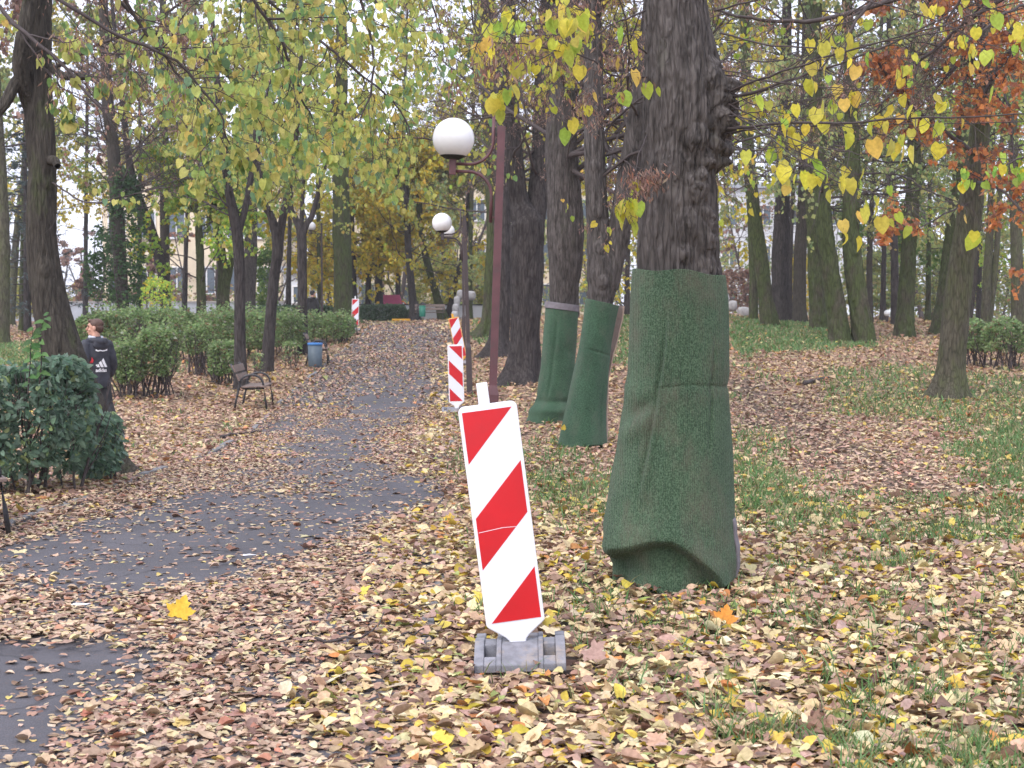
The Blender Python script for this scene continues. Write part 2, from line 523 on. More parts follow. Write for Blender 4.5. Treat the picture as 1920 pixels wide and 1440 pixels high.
def ground_material():
    m, n, l, bs = new_mat('leafy_ground')
    at = n.new('ShaderNodeAttribute')
    at.attribute_name = 'Col'
    sp = n.new('ShaderNodeSeparateColor')
    l.new(at.outputs['Color'], sp.inputs[0])
    dirt = tex(n, l, 'noise', 6, 8)
    rd = ramp(n, [(.3, (.035, .026, .02)), (.7, (.10, .075, .06))])
    l.new(dirt.outputs[0], rd.inputs[0])
    vo = tex(n, l, 'voronoi', 11)
    rl = ramp(n, [(0, (.12, .07, .05)), (.25, (.22, .13, .10)), (.5, (.33, .22, .16)), (.75, (.44, .34, .2)), (1, (.2, .12, .09))])
    sv = n.new('ShaderNodeSeparateColor')
    l.new(vo.outputs['Color'], sv.inputs[0])
    l.new(sv.outputs[0], rl.inputs[0])
    gt_ = n.new('ShaderNodeMath')
    gt_.operation = 'GREATER_THAN'
    gt_.inputs[1].default_value = .25
    l.new(sv.outputs[1], gt_.inputs[0])
    a = n.new('ShaderNodeMixRGB')
    l.new(gt_.outputs[0], a.inputs[0])
    l.new(rd.outputs[0], a.inputs[1])
    l.new(rl.outputs[0], a.inputs[2])
    gn = tex(n, l, 'noise', 30, 6)
    rg = ramp(n, [(.3, (.035, .06, .02)), (.7, (.09, .15, .045))])
    l.new(gn.outputs[0], rg.inputs[0])
    nz = tex(n, l, 'noise', 3, 8, rough=.75)
    ma = n.new('ShaderNodeMath')
    ma.operation = 'MULTIPLY'
    l.new(sp.outputs[0], ma.inputs[0])
    rz = ramp(n, [(.35, (.25, .25, .25)), (.6, (1, 1, 1))])
    l.new(nz.outputs[0], rz.inputs[0])
    l.new(rz.outputs[0], ma.inputs[1])
    b = n.new('ShaderNodeMixRGB')
    l.new(ma.outputs[0], b.inputs[0])
    l.new(a.outputs[0], b.inputs[1])
    l.new(rg.outputs[0], b.inputs[2])
    c = n.new('ShaderNodeMixRGB')
    mt = n.new('ShaderNodeMath')
    mt.operation, mt.inputs[1].default_value = 'MULTIPLY', .7
    l.new(sp.outputs[1], mt.inputs[0])
    l.new(mt.outputs[0], c.inputs[0])
    l.new(b.outputs[0], c.inputs[1])
    l.new(rd.outputs[0], c.inputs[2])
    l.new(c.outputs[0], bs.inputs['Base Color'])
    bs.inputs['Roughness'].default_value = .95
    bs.inputs['Specular IOR Level'].default_value = .15
    bump(n, l, vo.outputs['Distance'], bs, .5, .03)
    return m
tag(mk('ground', gv, gq, mat=ground_material(), col=gmask), kind='structure')
# the asphalt path, a sheet just over the ground
def asphalt_material():
    m, n, l, bs = new_mat('old_asphalt')
    t = tex(n, l, 'noise', 1.3, 8, rough=.65)
    r = ramp(n, [(.3, (.055, .053, .06)), (.7, (.10, .094, .105))])
    l.new(t.outputs[0], r.inputs[0])
    g = tex(n, l, 'noise', 160, 3)
    rg = ramp(n, [(.35, (.6, .6, .6)), (.68, (1.3, 1.28, 1.28))])
    l.new(g.outputs[0], rg.inputs[0])
    mu = n.new('ShaderNodeMixRGB')
    mu.blend_type, mu.inputs[0].default_value = 'MULTIPLY', 1
    l.new(r.outputs[0], mu.inputs[1])
    l.new(rg.outputs[0], mu.inputs[2])
    cr = tex(n, l, 'noise', 40, 6, rough=.8)
    rc = ramp(n, [(.56, (0, 0, 0)), (.66, (.8, .8, .8))])
    l.new(cr.outputs[0], rc.inputs[0])
    mx = n.new('ShaderNodeMixRGB')
    l.new(rc.outputs[0], mx.inputs[0])
    l.new(mu.outputs[0], mx.inputs[1])
    mx.inputs[2].default_value = (.12, .08, .065, 1)
    ck = tex(n, l, 'voronoi', .9)                # cracks in the worn surface
    ck.feature = 'DISTANCE_TO_EDGE'
    wob = tex(n, l, 'noise', 2.5, 6)
    va = n.new('ShaderNodeMixRGB')
    va.inputs[0].default_value = .22
    l.new(n['Texture Coordinate'].outputs['Object'], va.inputs[1])
    l.new(wob.outputs['Color'], va.inputs[2])
    l.new(va.outputs[0], ck.inputs['Vector'])
    rk = ramp(n, [(0, (.3, .3, .3)), (.012, (1, 1, 1))])
    l.new(ck.outputs['Distance'], rk.inputs[0])
    mk_ = n.new('ShaderNodeMixRGB')
    mk_.blend_type, mk_.inputs[0].default_value = 'MULTIPLY', .7
    l.new(mx.outputs[0], mk_.inputs[1])
    l.new(rk.outputs[0], mk_.inputs[2])
    l.new(mk_.outputs[0], bs.inputs['Base Color'])
    bs.inputs['Roughness'].default_value = .8
    bump(n, l, g.outputs[0], bs, .5, .004)
    return m
M['asphalt'] = asphalt_material()
py_ = np.concatenate([np.arange(-8, 66.01, .35)])
pf = np.linspace(0, 1, 15)
left = np.where(py_ < 10.8, -22 + 0 * py_, xl(py_))
PX = left[:, None] + (xr(py_) - left)[:, None] * pf[None]
PY = np.repeat(py_[:, None], 15, 1)
pv = np.stack([PX, PY, H(PX, PY) + .012], -1).reshape(-1, 3)
k = (np.arange(len(py_) - 1)[:, None] * 15 + np.arange(14)[None]).ravel()
tag(mk('path', pv, np.stack([k, k + 1, k + 16, k + 15], -1), mat=M['asphalt']), kind='structure')
cx, cyy = np.meshgrid(np.linspace(-30, 14, 60), np.linspace(66.2, 72.5, 9))
cv = np.stack([cx, cyy, H(cx, cyy) + .012], -1).reshape(-1, 3)
k = (np.arange(8)[:, None] * 60 + np.arange(59)[None]).ravel()
tag(mk('cross_path', cv, np.stack([k, k + 1, k + 61, k + 60], -1), mat=M['asphalt']), kind='structure')
# kerbs: old concrete edging stones, uneven and partly sunk
def kerb(line, y0, y1, w, name, lift, skip):
    b = MB()
    y = y0
    while y < y1:
        L = .98
        xa, xb = np.interp([y, y + L], line[:, 1], line[:, 0])
        if random.random() > skip:
            z = (H1(xa, y) + H1(xb, y + L)) / 2 + lift + random.uniform(-.022, .012)
            rot = Matrix.Rotation(math.atan2(-(xb - xa), L) + random.uniform(-.03, .03), 3, 'Z') @ Matrix.Rotation(math.atan2(H1(xb, y + L) - H1(xa, y), L) + random.uniform(-.02, .02), 3, 'X')
            b.box(((xa + xb) / 2 + random.uniform(-.02, .02), y + L / 2, z - .06), (w, L - .02, .16), rot)
        y += L
    tag(b.build(name, M['kerb'], bevel=.012), kind='structure')
kerb(KL, 11.0, 58, .09, 'kerb', .026, .3)
kerb(KR, 6.05, 60, .07, 'kerb', -.004, .5)
# ------------------------------------------------------------------ leaves
# a leaf: 9 points (midrib base, mid, tip, then three on each side), 4 quads
LX = np.array([0, 0, 0, .30, .50, .31, -.30, -.50, -.31])
HX = np.array([0, 0, 0, 0, .27, .50, .46, .22, -.27, -.50, -.46, -.22])
HY = np.array([.03, .34, .67, 1.02, -.10, .17, .52, .83, -.10, .17, .52, .83])
HQ = np.array([[0, 4, 5, 1], [1, 5, 6, 2], [2, 6, 7, 3], [0, 1, 9, 8], [1, 2, 10, 9], [2, 3, 11, 10]])
LY = np.array([.02, .45, 1.0, -.09, .30, .70, -.09, .30, .70])
LQ = np.array([[0, 3, 4, 1], [1, 4, 5, 2], [0, 1, 7, 6], [1, 2, 8, 7]])
# a five lobed maple leaf: 11 rim points round one centre
_hx = [0, .13, .24, .43, .37, .52, .64, .44, .38, .26, .31, .17, .13]
_hy = [.02, .04, -.05, -.02, .15, .24, .46, .45, .54, .50, .74, .75, .90]
MX = np.array(_hx + [0] + [-v for v in _hx[:0:-1]] + [0])
MY = np.array(_hy + [1.06] + _hy[:0:-1] + [.3])
MT = np.array([[26, i, (i + 1) % 26] for i in range(26)])
def leaf_geo(pos, axis, nor, size, ws=.9, fold=.25, curl=.3, kind='heart'):
    """leaves at pos growing along axis with face normal nor"""
    pos, axis = np.asarray(pos), nrm(axis)
    N = len(pos)
    side = nrm(np.cross(axis, nor))
    nn = np.cross(side, axis)
    fold = np.broadcast_to(fold, (N,))[:, None]
    curl = np.broadcast_to(curl, (N,))[:, None]
    ws = np.broadcast_to(ws, (N,))[:, None]
    if kind == 'quad':
        X, Y = np.array([0, .5, 0, -.5]), np.array([0, .45, 1, .45])
        T = np.array([[0, 1, 2, 3]])
    elif kind == 'round':
        X, Y, T = HX, HY, HQ
    elif kind == 'maple':
        X, Y, T = MX, MY - .3, MT
    else:
        X, Y, T = LX, LY, LQ
    X, Y = X[None] * ws, np.broadcast_to(Y[None], (N, len(X)))
    Z = fold * np.abs(X) * 1.6 - curl * (Y - .4) ** 2 - curl * .5 * X ** 2
    V = pos[:, None] + np.asarray(size).reshape(-1, 1, 1) * (X[..., None] * side[:, None] + Y[..., None] * axis[:, None] + Z[..., None] * nn[:, None])
    m = V.shape[1]
    Qd = (np.arange(N) * m)[:, None, None] + T[None]
    return V.reshape(-1, 3), Qd.reshape(-1, T.shape[1]), m
def pick(pal, N, jit=.22, bias=None):
    pal = np.asarray(pal, float)
    w = pal[:, 3] / pal[:, 3].sum()
    i = rng.choice(len(pal), N, p=w)
    c = pal[i, :3] * rng.uniform(1 - jit, 1 + jit, (N, 1)) * rng.uniform(.93, 1.07, (N, 3))
    return np.clip(c, .004, .9)
def join(parts):
    """[(V, faces, per-leaf colour, points per leaf)] -> V, faces, colours"""
    V, Fc, Cc, b = [], [], [], 0
    for v, f_, c, m in parts:
        V.append(v)
        Fc.append(f_ + b)
        Cc.append(np.repeat(c, m, 0))
        b += len(v)
    return np.concatenate(V), np.concatenate(Fc), np.concatenate(Cc)
PAL = {
 'front': [(.62, .51, .28, 24), (.56, .41, .25, 15), (.46, .31, .20, 13), (.58, .43, .08, 8), (.46, .35, .05, 4), (.34, .215, .155, 18), (.20, .125, .095, 9), (.46, .2, .07, 2), (.30, .34, .11, 3), (.42, .28, .23, 12), (.66, .58, .38, 8)],
 'path': [(.42, .285, .21, 28), (.32, .195, .145, 22), (.53, .40, .28, 22), (.21, .125, .09, 11), (.60, .49, .29, 13), (.56, .43, .15, 3), (.43, .2, .13, 3)],
 'mid': [(.45, .29, .225, 24), (.52, .38, .26, 20), (.34, .21, .155, 17), (.2, .12, .09, 10), (.58, .47, .28, 15), (.55, .41, .11, 6), (.48, .22, .11, 4), (.34, .34, .14, 2)],
 'grassleaf': [(.56, .46, .24, 22), (.5, .4, .1, 14), (.42, .29, .17, 16), (.24, .14, .09, 14), (.4, .17, .07, 5), (.3, .32, .1, 5)]}
LM = []                                         # (x, y, size factor)
for d0, d1, den, sf in ((2.6, 4.6, 1500, .92), (4.6, 7, 1250, .94), (7, 11, 860, 1), (11, 17, 430, 1.1), (17, 27, 240, 1.3), (27, 45, 105, 1.7), (45, 78, 34, 2.4)):
    wd = .40 * d1 + 1.2
    N = int((d1 - d0) * 2 * wd * den)
    x, y = rng.uniform(-wd, wd, N), rng.uniform(d0, d1, N)
    k = np.abs(x) < .40 * y + 1.2
    LM.append(np.stack([x[k], y[k], np.full(k.sum(), sf)], -1))
for d0, d1, den, sf in ((2.8, 7, 620, .85), (7, 11, 480, .9), (11, 17, 620, .95), (17, 27, 420, 1.1), (27, 66, 70, 2.0)):   # the path carries a second, flatter layer
    N = int((d1 - d0) * 6 * den)
    x, y = rng.uniform(-5.8, .2, N), rng.uniform(d0, d1, N)
    k = on_path(x, y) & (np.abs(x) < .40 * y + 1.2)
    LM.append(np.stack([x[k], y[k], np.full(k.sum(), sf)], -1))
LM = np.concatenate(LM)
x, y, sf = LM.T
z = H(x, y)
bare, gr, tr = zones(x, y, z, 1)
pth = on_path(x, y)
cl = n2(x, y, .9, 5)
dens = np.where(pth, np.clip(.97 + .8 * (cl - .5), .5, 1), .88)
dens = np.where(bare > 0, .075 + .16 * (n2(x, y, 2.2, 8) > .55), dens)
dens = np.where((bare > 0) & pth, dens * .75, dens)
dens = np.where((bare > 0) & (y > 14), dens * 1.3, dens)
dens = np.where(pth & (y > 30), np.clip(.95 - .5 * (bare > 0), 0, 1), dens)
dens = np.where((gr > 0) & (bare == 0), (1 - .6 * gr) * .85, dens)
dens = np.where(tr > 0, .6, dens)
keep = rng.random(len(x)) < dens
keep &= ~((np.abs(x - .05) < .24) & (np.abs(y - 6.56) < .26) & (rng.random(len(x)) < .93))
x, y, z, sf, pth, bare, gr, tr = (a[keep] for a in (x, y, z, sf, pth, bare, gr, tr))
N = len(x)
px_, py2 = pix(np.stack([x, y, z], -1))
front = (~pth) & (y < 13) & (x > -1.5)
leafc = pick(PAL['mid'], N)
leafc[pth] = pick(PAL['path'], pth.sum())
leafc[front] = pick(PAL['front'], front.sum())
edge = pth & (x > xr(y) - .45 + .5 * (n2(x, y, 1.2, 2) - .5)) & (rng.random(N) < .4)
fp = pth & (y > 17)
leafc[fp] = pick(PAL['mid'], fp.sum(), .2) * (1.05, 1.03, 1.05)
leafc[edge] = pick(PAL['front'], edge.sum())
far = (~pth) & (y > 27)
leafc[far] = pick(PAL['mid'], far.sum(), .15) * (1.0, .97, .9)
gl = gr > .3
leafc[gl] = pick(PAL['grassleaf'], gl.sum())
leafc[tr > 0] = pick(PAL['path'], (tr > 0).sum()) * 1.08
size = np.exp(rng.normal(math.log(.049), .34, N)) * sf
size = np.minimum(size, .085 * sf)
size[pth & ~edge] *= .80
pal_rough = front | edge
tilt = np.where(pal_rough, .36, np.where(pth, .13, .24)) * np.abs(rng.normal(0, 1, N)) * np.where(bare > 0, .5, 1)
az = rng.uniform(0, 2 * np.pi, N)
a2 = rng.uniform(0, 2 * np.pi, N)
nor = nrm(np.stack([np.sin(tilt) * np.cos(a2), np.sin(tilt) * np.sin(a2), np.cos(tilt)], -1))
ax = np.stack([np.cos(az), np.sin(az), np.zeros(N)], -1)
ax = nrm(ax - (ax * nor).sum(-1, keepdims=True) * nor)
nor = np.where((rng.random(N) < .5)[:, None], nor, nor)
lift = .014 + np.where(bare > 0, .001, np.where(pal_rough, .034, np.where(pth, .012, .024))) * rng.random(N) ** 1.6 + .5 * size * np.sin(np.minimum(tilt, 1.2)) * .6
# leaves drift against the kerbs and heap up in a few low ridges
heap = .03 * (rng.random(N) < .5) * np.exp(-((x - xl(y)) / .16) ** 2) * (y > 10.8) + .06 * np.exp(-((x + 2.75) / .9) ** 2 - ((y - 6.9) / .25) ** 2)
pos = np.stack([x, y, z + lift + heap * rng.random(N) ** .5], -1)
curl = rng.normal(.35, .5, N) * np.where(bare > 0, .6, 1)
fold = rng.normal(.05, .3, N)
mp = rng.random(N) < np.where(y < 14, .07, .0)
wsr = rng.uniform(.55, 1.0, N)
sets = [(~mp & (y < 12), 'round'), (~mp & (y >= 12) & (y < 27), 'heart'), (~mp & (y >= 27), 'quad')]
gs, b0, mc = [], 0, []
for k_, kd in sets:
    v_, q_, m_ = leaf_geo(pos[k_], ax[k_], nor[k_], size[k_], wsr[k_] * (1.3 if kd == 'quad' else 1), fold[k_], curl[k_], kd)
    gs.append((v_, q_ + b0))
    mc.append(np.repeat(leafc[k_], m_, 0))
    b0 += len(v_)
parts_q = (np.concatenate([g_[0] for g_ in gs]), np.concatenate([g_[1] for g_ in gs]))
parts_t = leaf_geo(pos[mp], ax[mp], nor[mp], np.minimum(size[mp] * 1.6, .115), 1.0, fold[mp] * .5, curl[mp] * .5, 'maple')
V = np.concatenate([parts_q[0], parts_t[0]])
col = np.concatenate(mc + [np.repeat(leafc[mp], 27, 0)])
col = np.clip(col * rng.uniform(.86, 1.14, (len(col), 1)), 0, .9)
tag(mk('fallen_leaves', V, parts_q[1], parts_t[1] + len(parts_q[0]), M['litter'], col=col), kind='stuff')
print('fallen leaves', N)
# one big yellow maple leaf and an orange one lie on top
def one_leaf(px, py, d, s, c, label, tilt=.3):
    g = ground_at(px, py, d)
    th = thing('maple_leaf', label, 'leaf', g)
    V, T, m = leaf_geo(np.array([[0, 0, .07]]), np.array([[.2, .6, .8]]), np.array([[.1, -.9, tilt]]), np.array([s]), 1.0, .1, .15, 'maple')
    mk('blade', V, T=T, mat=M['litter'], parent=th, col=np.tile(c, (len(V), 1)))
    b = MB().tube([(0, -.02, .02), (0, 0, .06)], .0015, 5)
    b.build('stalk', M['plank'], th)
one_leaf(338, 1172, 7.5, .13, (.62, .40, .04), 'large bright yellow maple leaf standing up on the leaf heap across the path')
one_leaf(1360, 1190, 7.35, .11, (.62, .25, .04), 'orange maple leaf lying among pale leaves below the big green wrapped tree')
# grass blades
NB = 520000
yy = 3 + 70 * rng.random(NB) ** 2.2
xx = rng.uniform(-1, 1, NB) * (.40 * yy + 1)
zz = H(xx, yy)
bare, gr, tr = zones(xx, yy, zz, 1)
tuft = n2(xx, yy, 2.2, 21)
gd = np.where(gr > 0, gr * (.22 + .95 * tuft), np.where((xx > .8) & (yy < 14), np.clip((tuft - .47) * 5, 0, .95), np.clip((tuft - .62) * 2, 0, .3)))
tuft2 = vnoise(np.stack([xx * 5, yy * 5, 0 * xx + 4], -1))
gd = np.where((gr < .5) & (yy < 14), gd * np.clip((tuft2 - .33) * 3.4, 0, 1), gd)
keep = (~on_path(xx, yy)) & (bare == 0) & (tr == 0) & (rng.random(NB) < gd)
xx, yy, zz = xx[keep], yy[keep], zz[keep]
n_ = len(xx)
hgt = rng.uniform(.05, .125, n_) * np.where(yy > 20, 1.15, 1)
wdt = rng.uniform(.0025, .0045, n_) * np.clip(yy / 7, 1, 6)
a = rng.uniform(0, 2 * np.pi, n_)
s_ = np.stack([np.cos(a), np.sin(a), 0 * a], -1) * wdt[:, None]
ln = np.stack([rng.normal(0, .55, n_), rng.normal(0, .55, n_), np.ones(n_)], -1) * hgt[:, None]
b0 = np.stack([xx, yy, zz], -1)
md = b0 + ln * (.55, .55, .68)
V = np.stack([b0 - s_, b0 + s_, md + s_ * .8, md - s_ * .8, b0 + ln], 1).reshape(-1, 3)
o = (np.arange(n_) * 5)[:, None]
gc = pick([(.10, .20, .065, 5), (.14, .25, .09, 4), (.2, .23, .10, 3), (.34, .30, .16, 1.5)], n_)
tag(mk('grass', V, o + np.array([[0, 1, 2, 3]]), o + np.array([[3, 2, 4]]), M['grass'], col=np.repeat(gc, 5, 0)), kind='stuff')
print('grass', n_)
# ------------------------------------------------------------------ guide beacons
def beacon(label, loc, rz=0, rot=None, body='white', mirror=False, handle=True, foot=True, stretch=1.0):
    t = thing('guide_beacon', label, 'guide beacon', loc, rz, 'red and white guide beacons beside the path')
    if rot:
        t.rotation_euler = rot
    z0, hw, hh = .188, .1375, 1.045                     # foot of the panel, half width, height
    r = .03
    pts = []
    for cx, cz, a0 in ((hw - r, z0 + hh - r, 0), (-hw + r, z0 + hh - r, 90)):
        for i in range(7):
            a = math.radians(a0 + i * 15)
            pts.append((cx + r * math.cos(a), cz + r * math.sin(a)))
    pts += [(-hw, z0 + .02), (-hw + .006, z0 + .006), (-hw + .02, z0 - .004), (-.055, z0 - .05), (-.038, z0 - .07), (-.036, .06), (.036, .06), (.038, z0 - .07), (.055, z0 - .05), (hw - .02, z0 - .004), (hw - .006, z0 + .006), (hw, z0 + .02)]
    b = MB()
    b.prism(pts, -.022, .022, lambda a, c, d: (a, d, c))
    b.build('panel', M[body], t, bevel=.007)
    sw, sb, sh = .124, z0 + .022, 1.0
    def film(uv, name, mat, th):
        c = MB()
        q = [((-1 if mirror else 1) * (-sw + 2 * sw * u), sb + sh * (1 - v)) for u, v in uv]
        c.prism(q, -.0222 - th, -.0215, lambda a, e, d: (a, d, e))
        return c.build(name, M[mat], t)
    film([(0, 0), (1, 0), (1, 1), (0, 1)], 'reflective_sheet', 'film', .0012)
    for uv in ([(.012, .004), (.95, .004), (.012, .246)], [(.988, .256), (.988, .50), (.012, .744), (.012, .50)], [(.988, .757), (.988, .996), (.05, .996)]):
        film(uv, 'red_stripe', 'red', .0024)
    if body == 'white' and not mirror:
        film([(.03, .566), (.5, .556), (.76, .560), (.76, .562), (.5, .5585), (.03, .5685)], 'scratch', 'film', .003)
    if handle:
        h = MB()
        h.box((-.012, 0, z0 + hh + .045), (.052, .036, .11))
        h.build('handle', M[body], t, bevel=.005)
    return t
def beacon_foot(t, W=.42, D=.42):
    """rubber foot: sloping front with two pockets, socket bridge, ribbed back"""
    f = MB()
    full = [(-.21, 0), (-.21, .038), (-.195, .046), (-.035, .112), (.045, .112), (.05, .078), (.13, .078), (.14, .10), (.20, .10), (.21, .09), (.21, 0)]
    mid = [(-.205, 0), (-.205, .034), (-.19, .041), (-.05, .10), (.04, .106), (.05, .06), (.13, .06), (.14, .096), (.20, .096), (.206, .086), (.206, 0)]
    pock = [(-.206, 0), (-.206, .036), (-.19, .043), (-.145, .063), (-.143, .03), (-.052, .03), (-.05, .098), (.042, .106), (.05, .045), (.13, .045), (.14, .06), (.20, .06), (.206, .06), (.206, 0)]
    k_ = D / .42
    for a, b, pr in ((-.21, -.165, full), (-.1652, -.108, pock), (-.1082, -.085, full), (-.0852, .0852, mid), (.085, .1082, full), (.108, .1652, pock), (.165, .21, full)):
        f.prism([(y_ * k_, z_) for y_, z_ in pr], a * W / .42, b * W / .42, lambda y_, z_, x_: (x_, y_, z_))
    ft = f.build('foot', M['rubber'], t, bevel=.005)
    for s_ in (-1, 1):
        MB().box((s_ * .137 * W / .42, -.1, .03), (.05, .09, .006)).build('pocket_shade', M['rubber_shade'], ft)  # dark plate paints the shade on the recess floor
    return ft
g = ground_at(977, 1232, 6.60)
bt = beacon('large white guide beacon leaning left on a grey rubber foot in the foreground', (g[0], g[1], g[2] + .002), 0)
beacon_foot(bt)
bt.rotation_euler = (math.radians(-1), math.radians(-7.4), math.radians(3))
for c_ in bt.children:                                              # the foot sits flatter than the leaning panel
    if c_.name.startswith('foot'):
        c_.rotation_euler = (0, math.radians(5.4), math.radians(-4))
        c_.location = (.0, 0, .012)
g = ground_at(857, 780, 25.6)
b2 = beacon('upright white guide beacon, stripes falling to the right, before the second lamp post', g, math.radians(2), mirror=True, handle=False)
b2.rotation_euler = (0, math.radians(-1.6), 0)
beacon_foot(b2, .40, .4).location = (-.07, .05, 0)
g = ground_at(868, 688, 36.4)
b3 = beacon('yellow edged guide beacon leaning left behind the upright white beacon', g, 0, body='yellow')
b3.rotation_euler = (math.radians(-4), math.radians(-11), math.radians(8))
beacon_foot(b3)
g = ground_at(665, 618, 55)
b4 = beacon('farthest white guide beacon standing by the mossy tree beyond the last path bench', g, 0)
b4.rotation_euler = (0, math.radians(2), math.radians(4))
beacon_foot(b4)
# ------------------------------------------------------------------ park lamps
def lamp(label, gpt, hgt=3.52, lean=(0, 0), col='post', dirn=-1, gd=.40, rz=0.0):
    t = thing('park_lamp', label, 'lamp post', gpt, rz, 'globe lamps along the path')
    t.rotation_euler = (lean[1], lean[0], rz)
    b = MB()
    b.box((0, 0, 2.0), (.075, .075, hgt * 2 - 4.0))
    b.build('post', M[col], t, bevel=.004)
    b = MB()
    b.box((0, 0, .44), (.115, .115, .98))
    V = [(sx * w, sy * w, z_) for z_, w in ((.93, .0575), (1.02, .0377)) for sx, sy in ((-1, -1), (1, -1), (1, 1), (-1, 1))]
    b.add(V, [(0, 1, 2, 3), (4, 5, 6, 7), (0, 1, 5, 4), (1, 2, 6, 5), (2, 3, 7, 6), (3, 0, 4, 7)])
    b.build('post_base', M[col], t, bevel=.004)
    gx_, gz_ = dirn * .455, hgt - .335
    gl = MB()
    R_ = gd / 2
    gl.lathe([(R_ * math.sin(a), -R_ * math.cos(a)) for a in np.linspace(.5, math.pi - .001, 26)], 40, (gx_, 0, gz_ + .2))
    globe = gl.build('globe', M['globe'], t, smooth=True)
    gr_ = MB()
    gr_.lathe([((R_ + .002) * math.sin(a), -(R_ + .002) * math.cos(a)) for a in np.linspace(.3, .66, 6)], 32, (gx_, 0, gz_ + .2))
    gr_.build('collar', M['grime'], globe, smooth=True)
    h = MB()
    h.box((gx_, 0, gz_ - .06), (.066, .066, .16))
    h.build('lamp_holder', M[col], t, bevel=.004)
    def arc(cz, up):
        pts = [(dirn * (.455 - .03), 0, cz)]
        for a in np.linspace(0, math.pi / 2, 12):
            pts.append((dirn * (.30 - .225 * math.sin(a)), 0, cz + up * .225 * (1 - math.cos(a))))
        pts.append((dirn * .075, 0, cz + up * .48))
        m = MB().tube(pts, .0155, 10)
        for zz_ in (cz + up * .43,):
            m.tube([(dirn * .075, 0, zz_), (dirn * .03, 0, zz_)], .008, 8)
        return m.build('arm', M[col], t, smooth=True)
    arc(gz_ - .035, 1)
    arc(gz_ - .105, -1)
    return t
SL = 13.7
lamp('tall brownish red lamp post with white globe standing behind the front beacon', ground_at(918, 900, SL), 3.50, (math.radians(1.9), 0))
lamp('middle dark lamp post with smaller white globe beside the upright white beacon', ground_at(881, 738, 28.8), 3.60, (math.radians(-1.7), 0), 'post_dark')
lamp('farther dark lamp post whose globe hides behind the middle one', ground_at(870, 657, 44.5), 3.75, (math.radians(-.6), 0), 'post_dark', gd=.42)
g = ground_at(604, 612, 62)
lamp('distant lamp with pale globe among yellow leaves left of the path', g, 1.6 + 175 / (F / 62) - g[2] + .25, (0, 0), 'post_dark')
g = ground_at(1663, 612, 60)
gz = 1.6 + 6 / (F / 60) - g[2]
t = thing('bollard_lamp', 'low white globe lamp on the lawn between two mossy trunks', 'lamp', g)
MB().lathe([(.13 * math.sin(a), -.13 * math.cos(a)) for a in np.linspace(.4, 3.14, 18)], 24, (0, 0, .42)).build('globe', M['globe'], t, smooth=True)
MB().lathe([(.06, -.1), (.06, .25), (.08, .27), (.08, .3)], 16).build('post', M['post_dark'], t)
# ------------------------------------------------------------------ benches (long axis along local Y, sitter looks to +X)
def bench(label, loc, rz, L=1.5, group='park benches'):
    t = thing('park_bench', label, 'bench', loc, rz, group)
    for s in (-1, 1):
        y = s * (L / 2 - .1)
        m = MB()
        r = .02
        a = [(-.30, y, 0), (-.26, y, .2), (-.20, y, .45)]
        for q in np.linspace(math.pi, .12, 15):
            a.append((.02 + .215 * math.cos(q), y, .475 + .175 * math.sin(q)))
        a += [(.275, y, .2), (.30, y, 0)]
        m.tube(a, r, 10)
        m.tube([(-.36, y, .86), (-.29, y, .68), (-.2, y, .47), (-.155, y, .41), (-.08, y, .388), (.05, y, .395), (.2, y, .405), (.245, y, .40)], r, 10)
        m.box((-.30, y, .004), (.09, .05, .008))
        m.box((.30, y, .004), (.09, .05, .008))
        m.build('side_frame', M['iron'], t, smooth=True)
    m = MB()
    for xc, zc in ((-.09, .425), (.06, .43), (.21, .435)):
        m.box((xc, 0, zc), (.138, L, .03))
    m.build('seat', M['plank'], t, bevel=.006)
    m = MB()
    for k_ in (.60, .765):
        xx_ = -.20 - (k_ - .47) * .41 + .03
        m.box((xx_, 0, k_), (.028, L, .135), Matrix.Rotation(math.radians(-22), 3, 'Y'))
    m.build('backrest', M['plank'], t, bevel=.006)
    return t
sc_b = (0, 0)
bb = bench('brown plank bench with round iron armrests beside the bare dark trunk', ground_at(477, 762, 27.2), math.radians(4))
def put_bench(px, py, d, rz, label):
    g_ = ground_at(px, py, d)
    return dup(bb, g_, rz, label)
put_bench(596, 687, 39.6, math.radians(6), 'park bench standing behind the blue lined litter bin')
put_bench(655, 637, 52.5, math.radians(6), 'far park bench under the distant guide beacon at the hedge end')
dup(bb, (-4.33, 11.04, H1(-4.33, 11.04)), math.radians(27), 'nearest bench cut off by the left edge beside the dark green bush')
g = ground_at(806, 603, 71)
dup(bb, g, math.radians(-88), 'long slatted bench facing us next to the green litter bin far up the path')
# ------------------------------------------------------------------ litter bins
t = thing('litter_bin', 'round grey litter bin with a bright blue liner rim in front of a bench', 'litter bin', ground_at(591, 692, 38.4))
MB().lathe([(.175, 0), (.185, .02), (.195, .62), (.19, .62), (.17, .08), (0, .08)], 28).build('body', M['bin_grey'], t, smooth=True)
MB().lathe([(.196, .595), (.203, .60), (.206, .65), (.196, .665), (.188, .65), (.18, .5), (.165, .12), (0, .1)], 28).build('liner', M['bin_blue'], t, smooth=True)
g = ground_at(790, 604, 70.5)
t = thing('litter_bin', 'small green litter bin with dark lid on a post beside the far bench', 'litter bin', g)
MB().lathe([(.14, .22), (.15, .25), (.165, .78), (0, .78)], 22, (.06, 0, 0)).build('body', M['bin_green'], t, smooth=True)
MB().lathe([(.19, .80), (.19, .83), (.06, .93), (0, .95)], 22, (.06, 0, 0)).build('lid', M['iron'], t, smooth=True)
MB().box((-.16, 0, .5), (.05, .05, 1.0)).build('post', M['iron'], t)
